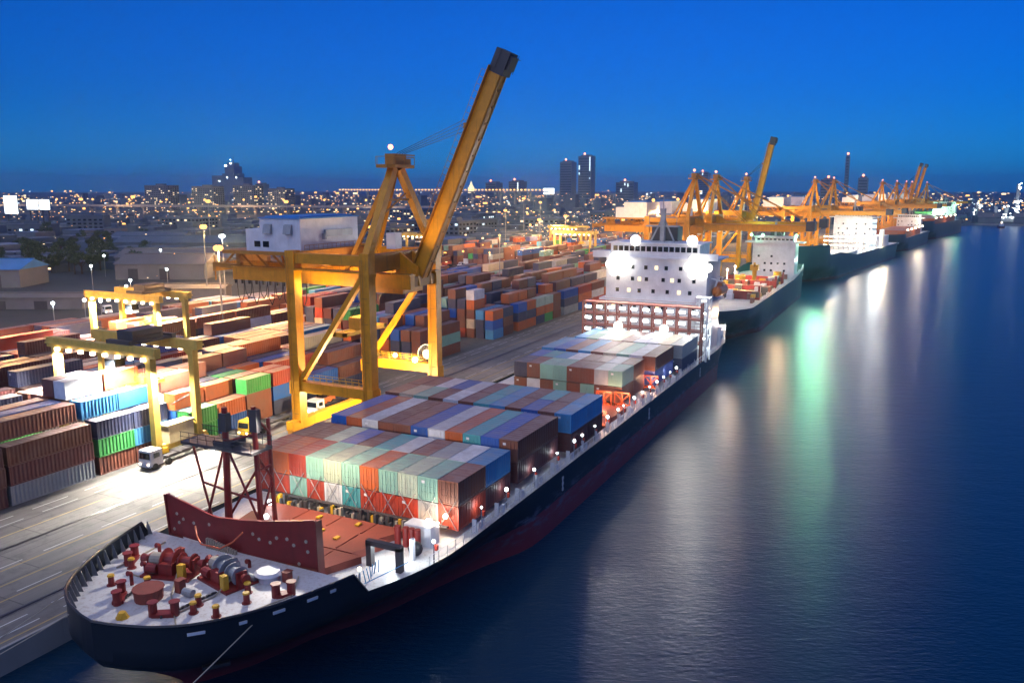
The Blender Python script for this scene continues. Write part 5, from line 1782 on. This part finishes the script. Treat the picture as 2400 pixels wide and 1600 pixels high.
tower(2500, 1017, 40, 42, 126, "squarer of the two tall towers in the middle of the skyline")
tower(2500, 952, 40, 44, 143, "taller middle skyline tower with bright lit strips on its edges", ((18, 100, 114), (18, 84, 92), (-18, 96, 140), (-18, 70, 76)))
tower(2500, 1200, 50, 44, 64, "low dark tower left of the two tall skyline towers", ((-12, 30, 60),))
tower(2500, 1290, 50, 40, 60, "low dark tower with a white top lamp, by the golden stupa")
tower(2500, 165, 11, 11, 130, "slim mast like tower with a glaring white top on the right skyline", (), 0)
tower(2480, 210, 30, 40, 66, "broad dim tower just left of the slim right hand tower")
tower(2520, 122, 26, 26, 70, "dim tower just right of the slim right hand tower")
tower(2500, 815, 40, 60, 60, "lit low tower right of the two tall skyline towers", ((-10, 46, 56), (12, 30, 40), (0, 50, 58)))
tower(2200, 2050, 30, 36, 56, "pale slab tower beside the dark stepped tower")
tower(3000, 690, 40, 40, 96, "thin hazy tower behind the raised far crane boom", ((0, 88, 96),))
c = thing("stupa", "small golden lit stupa on the skyline behind the boom", "temple", (2500, 1380, GZ))
mb = MB(); mb.tube((2500, 1380, GZ + 44), (2500, 1380, GZ + 52), 9, 12, 6); mb.tube((2500, 1380, GZ + 52), (2500, 1380, GZ + 66), 5, 12, .5); mb.tube((2500, 1380, GZ), (2500, 1380, GZ + 44), 11, 12); mb.build("spire", M['g_win'], c)  # floodlit gold is put into the stupa as its own glow

# grey apartment slabs behind the elevated road
for k, (x, y, w, d, h) in enumerate(((1050, 1235, 26, 60, 46), (1080, 1150, 26, 54, 44), (1120, 1090, 26, 50, 46), (1130, 1020, 26, 40, 40))):
    building(x, y, w, d, h, "%s of four grey apartment slabs behind the elevated road, counted from the inland end" % ORD[k], lit=.1, grp="apartment slabs", roof='wallpale')

# billboards
for k, (x, y0, y1, z0, z1, lab) in enumerate(((520, 855, 879, 15, 35.5, "tall glaring white billboard at the frame's left edge"), (520, 820, 840, 20, 31.5, "wide lit billboard, left panel of the pair by the road"), (520, 801, 819, 20, 31.5, "wide lit billboard, second panel of the pair by the road"), (1600, 678, 704, 30, 44, "white lit billboard at the long bridge's end on the skyline"))):
    c = thing("billboard", lab, "billboard", (x, (y0 + y1) / 2, GZ))
    mb = MB(); mb.box(x - .2, x, y0 + .4, y1 - .4, z0 + .4, z1 - .4); mb.build("panel", M['g_sign'], c)
    mb = MB()
    for y in (y0 + 4, y1 - 4): mb.box(x + .3, x + 1.3, y - .5, y + .5, GZ, z1)
    mb.box(x, x + .4, y0, y1, z0, z1); mb.build("frame", M['dark'], c)

# elevated road with piers, then the far lit bridge
c = thing("elevated_road", "long grey elevated road on piers crossing the city on the left", "flyover", (930, 1080, GZ))
RA, RB = Vector((800, 1420, 0)), Vector((1010, 560, 0))
dv = (RB - RA).normalized(); pv = Vector((-dv.y, dv.x, 0))
mb = MB(); mb.beam(RA + Vector((0, 0, 15.2)), RB + Vector((0, 0, 15.2)), 16, 2.2); 
for s in (-7.9, 7.9): mb.beam(RA + pv * s + Vector((0, 0, 16.7)), RB + pv * s + Vector((0, 0, 16.7)), .4, 1.1)
mb.build("deck", M['concrete'], c)
n_ = 19
mb = MB()
for k in range(n_):
    p = RA.lerp(RB, k / (n_ - 1)); mb.box(p.x - 1.8, p.x + 1.8, p.y - 1.8, p.y + 1.8, GZ, 13.4); mb.beam(p - pv * 6 + Vector((0, 0, 13.4)), p + pv * 6 + Vector((0, 0, 13.4)), 2.4, 1.6)
pi = each("pier", mb, M['concrete'], c)
c = thing("street_light_row", "row of orange lamp posts along the elevated road", "street lamps", (930, 1080, GZ))
bpy.data.objects.remove(c)
for k in range(13):
    p = RA.lerp(RB, (k + .6) / 13) + pv * 6
    c = thing("street_lamp", "%s orange street lamp along the elevated road from its inland end" % ORD[k], "street lamp", (p.x, p.y, 16.3), "street lamps on the elevated road")
    mb = MB(); mb.tube((p.x, p.y, 16.3), (p.x, p.y, 26), .25, 5); mb.build("pole", M['steel'], c)
    mb = MB(); mb.ball((p.x, p.y, 25.6), 1.6, 8); mb.build("lamp_head", M['g_sodium'], c)
for k, f in enumerate((.1, .35, .6, .85)):
    p = RA.lerp(RB, f) - pv * 34; light(None, (p.x, p.y, 24), (1, .55, .26), 60000, 1)
c = thing("long_bridge", "long low bridge with a string of amber lamps on the horizon behind the boom", "bridge", (1600, 900, GZ))
mb = MB(); mb.box(1598, 1612, 690, 1260, 35, 37)
for k in range(16): mb.box(1602, 1608, 700 + k * 36, 704 + k * 36, GZ, 35)
mb.build("deck", M['concrete'], c)
mb = MB()
for k in range(64): mb.cbox((1598, 694 + k * 8.8, 40.0), 2.0, 3.4, 2.6)
each("bridge_lamp", mb, M['g_sodium'], c)

# sheds and houses in the middle distance
def shed(x, y, w, d, h, label, rot=0.0, roof='roofgrey', wall='wallpale', name="warehouse", gable=.16):
    c = thing(name, label, "building", (x, y, GZ)); c.rotation_euler = (0, 0, rot)
    mb = MB(); mb.box(-w / 2, w / 2, -d / 2, d / 2, 0, h); mb.build("wall", M[wall], c, (0, 0, 0))
    r = h + d * gable
    mb = MB()
    a = [(-w / 2 - .6, -d / 2 - .8, h), (w / 2 + .6, -d / 2 - .8, h), (w / 2 + .6, 0, r), (-w / 2 - .6, 0, r), (w / 2 + .6, d / 2 + .8, h), (-w / 2 - .6, d / 2 + .8, h)]
    mb.poly([a[0], a[1], a[2], a[3]]); mb.poly([a[3], a[2], a[4], a[5]]); mb.poly([a[0], a[3], a[5]]); mb.poly([a[1], a[4], a[2]])
    mb.box(-w / 2 - .6, w / 2 + .6, -.4, .4, r - .15, r + .35)
    mb.build("roof", M[roof], c, (0, 0, 0))
    mb = MB()
    for i in range(max(1, int(w / 14))):
        xx = -w / 2 + 8 + i * 14
        mb.box(xx - 2.2, xx + 2.2, -d / 2 - .1, -d / 2 + .1, 0, h * .7)
    each("door", mb, M['dark'], c, (0, 0, 0))
    return c


shed(146, 318, 46, 22, 7.5, "open sided shed with a bright blue roof at the left edge behind the railway", -1.1, 'roofblue')
shed(206, 272, 40, 26, 7, "brown roofed warehouse closest behind the two tall lamp masts", -1.1, gable=.14)
shed(236, 292, 64, 26, 7, "second brown roofed warehouse behind the lamp masts, parallel to the first", -1.1, gable=.14)
shed(262, 246, 50, 24, 7, "third warehouse behind the lamp masts, partly behind the machine house", -1.1, gable=.14)
shed(312, 360, 56, 26, 8, "dim warehouse below the elevated road, between trees and lamp masts", -1.1, 'roofdusk', 'walldusk', gable=.14)
shed(150, 196, 22, 9, 5, "small pale lit shed between the mast foot and the container rows", -1.1, gable=.12)
shed(318, 410, 44, 28, 6.5, "dusk blue roofed low shed among the dark trees", -1.1, 'roofdusk', 'walldusk', gable=.12)
shed(350, 450, 50, 28, 7, "second dusk blue roofed low shed, behind the first among the trees", -1.1, 'roofdusk', 'walldusk', gable=.12)
shed(112, 232, 36, 9, 4, "long low shed by the railway under white lamps", -1.1, 'roofgrey', 'wallpale', gable=.12)
building(452, 652, 34, 14, 16, "dark five storey block with a grid of windows, below the elevated road's bend", mat='walldusk', lit=.06, rot=-1.1, roof='roofdusk')
building(398, 652, 38, 14, 10, "long low school like block near the left edge, with dotted lit windows", mat='walldusk', lit=.3, rot=-1.1, roof='roofdusk', winmat='g_wincool')
building(404, 556, 14, 12, 8.5, "small white walled house block below the elevated road", mat='wallpale', lit=.1, rot=-1.1, roof='roofdusk')
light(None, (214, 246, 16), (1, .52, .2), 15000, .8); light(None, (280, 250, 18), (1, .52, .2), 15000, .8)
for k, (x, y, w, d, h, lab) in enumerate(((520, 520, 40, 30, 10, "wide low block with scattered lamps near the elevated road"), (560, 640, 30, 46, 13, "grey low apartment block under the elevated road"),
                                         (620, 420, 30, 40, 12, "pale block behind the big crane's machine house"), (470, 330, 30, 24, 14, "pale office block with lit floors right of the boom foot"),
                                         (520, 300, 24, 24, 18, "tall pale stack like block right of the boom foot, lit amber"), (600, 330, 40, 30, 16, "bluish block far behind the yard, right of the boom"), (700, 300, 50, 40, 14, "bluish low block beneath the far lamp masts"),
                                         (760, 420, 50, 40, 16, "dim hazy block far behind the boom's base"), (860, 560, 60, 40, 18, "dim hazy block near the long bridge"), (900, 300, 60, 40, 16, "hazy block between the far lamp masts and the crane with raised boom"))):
    building(x, y, w, d, h * .8, lab, mat='walldusk', lit=.16, rot=rng.uniform(-.3, .3), roof='roofdusk', winmat=rng.choice(('g_win', 'g_wincool')))
# lit process plant at the right edge
c = thing("process_plant", "cluster of white lit pipe towers on the far bank at the right edge", "plant", (1150, -150, GZ))
mb = MB(); prng = random.Random(2)
for k in range(9):
    y = -100 - k * 11; h = prng.uniform(8, 22) if k != 4 else 46
    mb.tube((1150 + prng.uniform(-8, 20), y, GZ), (1150 + prng.uniform(-4, 16), y, GZ + h), 2.2, 8)
mb.box(1146, 1160, -190, -96, GZ, GZ + 6)
each("tower", mb, M['steel'], c)
mb = MB()
for k in range(95):
    y = -96 - prng.random() * 95; hz = 4 + prng.random() ** 2 * 22
    if prng.random() < .16: y, hz = -144 + prng.uniform(-2, 2), prng.uniform(10, 47)
    mb.cbox((1143, y, GZ + hz), .8, prng.uniform(.8, 2.2), prng.uniform(.8, 1.6))
each("plant_lamp", mb, M['g_cool'], c)
# low sheds on the far bank
for k, (x, y) in enumerate(((1090, -112), (1100, -150), (1095, -190), (1110, -235))):
    shed(x, y, 24, 30, 7, "%s low dark shed along the far river bank, counted from the quay's end" % ORD[k], 1.5)
c = thing("transit_shed", "green lit shed at the far end of the quay beyond the last ship", "building", (900, -24, GZ))
mb = MB(); mb.box(860, 940, -60, -10, GZ, GZ + 16); mb.build("wall", M['wallpale'], c)
mb = MB(); mb.box(858, 942, -62, -8, GZ + 16, GZ + 18); mb.build("roof", paint("roof_green", (.14, .3, .1), .6, .3), c)
light(None, (850, -50, 20), GREEN, 15000, 1); light(None, (850, -22, 20), GREEN, 12000, 1)
# small moored vessels on the far bank water
for k, (x, y) in enumerate(((1000, -118), (1010, -150))):
    c = thing("barge", ("small dark barge at the far bank, close to the last ship", "small dark barge at the far bank, farther out")[k], "boat", (x, y, 0))
    mb = MB(); mb.prism([(x - 12, y - 3), (x + 10, y - 3), (x + 13, y), (x + 10, y + 3), (x - 12, y + 3)], -.4, 2.4); mb.build("hull", M['hull_grey'], c)
    mb = MB(); mb.box(x - 10, x - 5, y - 2, y + 2, 2.4, 5); mb.build("cabin", M['white'], c)
    mb = MB(); mb.ball((x - 8, y, 6.2), .8); mb.build("lamp", M['g_warm'], c)

# trees: leaf clumps round tapered trunks
def tree_meshes(seed, h, r):
    q = random.Random(seed)
    tb = MB(); tb.tube((0, 0, 0), (q.uniform(-.3, .3), 0, h * .55), .38, 7, .2)
    cl = []
    for k in range(7):
        a = q.uniform(0, 6.28); rr = r * q.uniform(.25, .8); z = h * q.uniform(.45, .92)
        p = Vector((rr * math.cos(a), rr * math.sin(a), z)); cl.append((p, r * q.uniform(.3, .5)))
        tb.tube((0, 0, h * q.uniform(.3, .5)), tuple(p), .13, 5, .05)
    cl.append((Vector((0, 0, h * .9)), r * .45))
    lb = MB()
    for p, cr in cl:
        for k in range(150):
            d = Vector((q.gauss(0, 1), q.gauss(0, 1), q.gauss(0, 1))).normalized() * cr * q.random() ** .4
            d.z *= .75
            c0 = p + d; s = q.uniform(.25, .55)
            u = Vector((q.gauss(0, 1), q.gauss(0, 1), q.gauss(0, 1))).normalized(); w = u.cross(Vector((q.gauss(0, 1), q.gauss(0, 1), q.gauss(0, 1)))).normalized()
            lb.poly([c0 - u * s, c0 + w * s * .6, c0 + u * s, c0 - w * s * .6])
    return tb, lb


TP = []
for sd, h, r in ((1, 10, 4.6), (2, 13, 5.4), (3, 8.5, 4.2)):
    t = thing("broadleaf_tree", "x", "tree", (0, 0, 0), "dark trees left of the yard")
    tb, lb = tree_meshes(sd, h, r)
    tb.build("trunk", M['trunk'], t, (0, 0, 0)); lb.build("crown", M['leaf'], t, (0, 0, 0)); TP.append(t)
TR = []

q = random.Random(9)
# belts of trees seen left of the warehouses, from the near belt to the far one
belts = [((172, 352), (222, 306), 14), ((205, 432), (262, 352), 16), ((262, 500), (300, 420), 8), ((330, 600), (400, 480), 6)]
bn_ = ["nearest tree belt left of the warehouses", "second tree belt left of the warehouses", "third tree belt, before the low blocks", "farthest tree belt, under the elevated road"]
used = set()
for b, ((xa, ya), (xb, yb), n_) in enumerate(belts):
    for k in range(n_):
        t = (k + .5) / n_
        x, y = xa + (xb - xa) * t + q.uniform(-10, 10), ya + (yb - ya) * t + q.uniform(-8, 8)
        i = q.randrange(3)
        o = TP[i] if i not in used else dup(TP[i])
        used.add(i)
        o.location = (x, y, GZ); o.rotation_euler = (0, 0, q.uniform(0, 6.28)); sc = q.uniform(.8, 1.25); o.scale = (sc, sc, sc)
        o["label"] = "dark broadleaf tree, %s from the left in the %s" % (ORD[n_ - 1 - k] if False else ORD[k], bn_[b])
# far woods and roofs that read as one mass
q = random.Random(31)
mb = MB()
for k in range(1500):
    a = R(q.uniform(-8, 63)); d = (560 if a < R(40) else 470) + 3200 * q.random() ** 1.5
    x, y = -70 + d * math.cos(a), -41 + d * math.sin(a)
    if y < edge_y(min(x, 1062)) + 90 and x < 1075: continue
    if x >= 1062 and y < -80 and x < 1100: continue
    if 700 < x < 1080 and 500 < y < 1500 and q.random() < .7: continue
    w, dd, h = q.uniform(8, 26), q.uniform(8, 26), q.uniform(3, 8) if q.random() < .88 or d < 1300 else q.uniform(12, 30)
    mb.box(x - w / 2, x + w / 2, y - dd / 2, y + dd / 2, GZ, GZ + h, q.choice((0, 0, 1, 2)))
o = mb.build("distant_city", [M['walldusk'], M['roofdusk'], M['bluefar']]); o["kind"] = "stuff"
# far lamps of the city: countless points
keys = ['g_sodium', 'g_city', 'g_citycool', 'g_win', 'g_wincool']
mb = MB()
for k in range(2300):
    d = 330 + 3600 * q.random() ** 1.25; a = R(q.uniform(-9, 62))
    x, y = -70 + d * math.cos(a), -41 + d * math.sin(a)
    if y < edge_y(min(x, 1062)) + 95 and x < 1075: continue
    if a > R(42) and d < 800 and q.random() < .75: continue
    s = d * .0006 * q.uniform(.35, 2.0) * (.8 if q.random() < .8 else 1.6)
    z = GZ + (q.uniform(5, 14) if q.random() < .8 else q.uniform(14, 34))
    wy = s * q.choice((1, 1, 1.6, 2.6))
    mb.cbox((x, y, z), s, wy, s, q.choice((0, 0, 0, 0, 0, 1, 1, 3, 2)))
# lit roads as strings of amber lamps under and before the elevated road
for (xa, ya), (xb, yb), n_ in (((690, 1290), (930, 800), 46), ((560, 1010), (720, 760), 26), ((930, 800), (1130, 330), 40), ((1300, 1900), (1700, 500), 70)):
    for k in range(n_):
        t = (k + q.random() * .7) / n_; x, y = xa + (xb - xa) * t, ya + (yb - ya) * t; s = x * .0011 * q.uniform(.6, 1.3)
        mb.cbox((x, y, GZ + 6), s, s * 2.2, s, q.choice((0, 0, 1)))
# amber glitter of the port road and yard beyond the raised boom
for k in range(700):
    x = q.uniform(290, 900); y = q.uniform(105, 105 + (x - 200) * .42)
    s = (x + 70) * .00055 * q.uniform(.5, 1.5)
    mb.cbox((x, y, GZ + q.uniform(2, 11)), s, s * q.choice((1, 2)), s, q.choice((0, 0, 0, 1, 1, 2)))
# right of the quay end: far bank lamps
for k in range(260):
    x = q.uniform(1075, 2400); y = q.uniform(-420, -60)
    s = x * .0006 * q.uniform(.5, 1.5)
    mb.cbox((x, y, GZ + q.uniform(3, 16)), s, s * q.choice((1, 2)), s, q.choice((0, 0, 1, 1, 2)))
o = mb.build("city_lights", [M[k] for k in keys]); o["kind"] = "stuff"
# near left lamps: white posts along the railway and the shed roofs
for k, (x, y, z) in enumerate(((154, 258, 12), (192, 299, 12), (137, 215, 10), (123, 200, 10), (113, 192, 10), (99, 182, 9), (89, 190, 9), (98, 188, 9), (219, 293, 13), (172, 236, 10))):
    c = thing("street_lamp", "%s white lamp post of the string beside the railway sheds, counted from inland" % ORD[k], "street lamp", (x, y, GZ), "white lamp posts by the railway")
    mb = MB(); mb.tube((x, y, GZ), (x, y, z), .12, 5); mb.build("pole", M['steel'], c)
    mb = MB(); mb.ball((x, y, z + .2), .55, 8); mb.build("lamp_head", M['g_cool'], c)
    if k % 2 == 0: light(None, (x, y, z - .6), COOL, 1500, .4)
light(None, (22, 178, 14), (1, .5, .2), 3000, .5)
# port yard glow: unseen lights added among the far stacks
for x, y in ((350, 150), (400, 110), (420, 170), (500, 130), (560, 90), (640, 120), (700, 40), (800, 20)):
    light(None, (x, y, 20), (1, .54, .18), 50000, .8)
# ------------------------------------------------------------------ evening haze over river and port
m = bpy.data.materials.new("haze_air")
m.use_nodes = True
nt = m.node_tree
nt.nodes.remove(nt.nodes["Principled BSDF"])
pv_ = nt.nodes.new("ShaderNodeVolumePrincipled")
pv_.inputs["Color"].default_value = (0.42, 0.70, 1.0, 1)
pv_.inputs["Density"].default_value = 0.00012
pv_.inputs["Anisotropy"].default_value = 0.8
nt.links.new(pv_.outputs[0], nt.nodes["Material Output"].inputs["Volume"])
mb = MB()
mb.box(-9500, 12500, -9500, 9500, -5.5, 190)
o = mb.build("haze", m)
o["kind"] = "stuff"
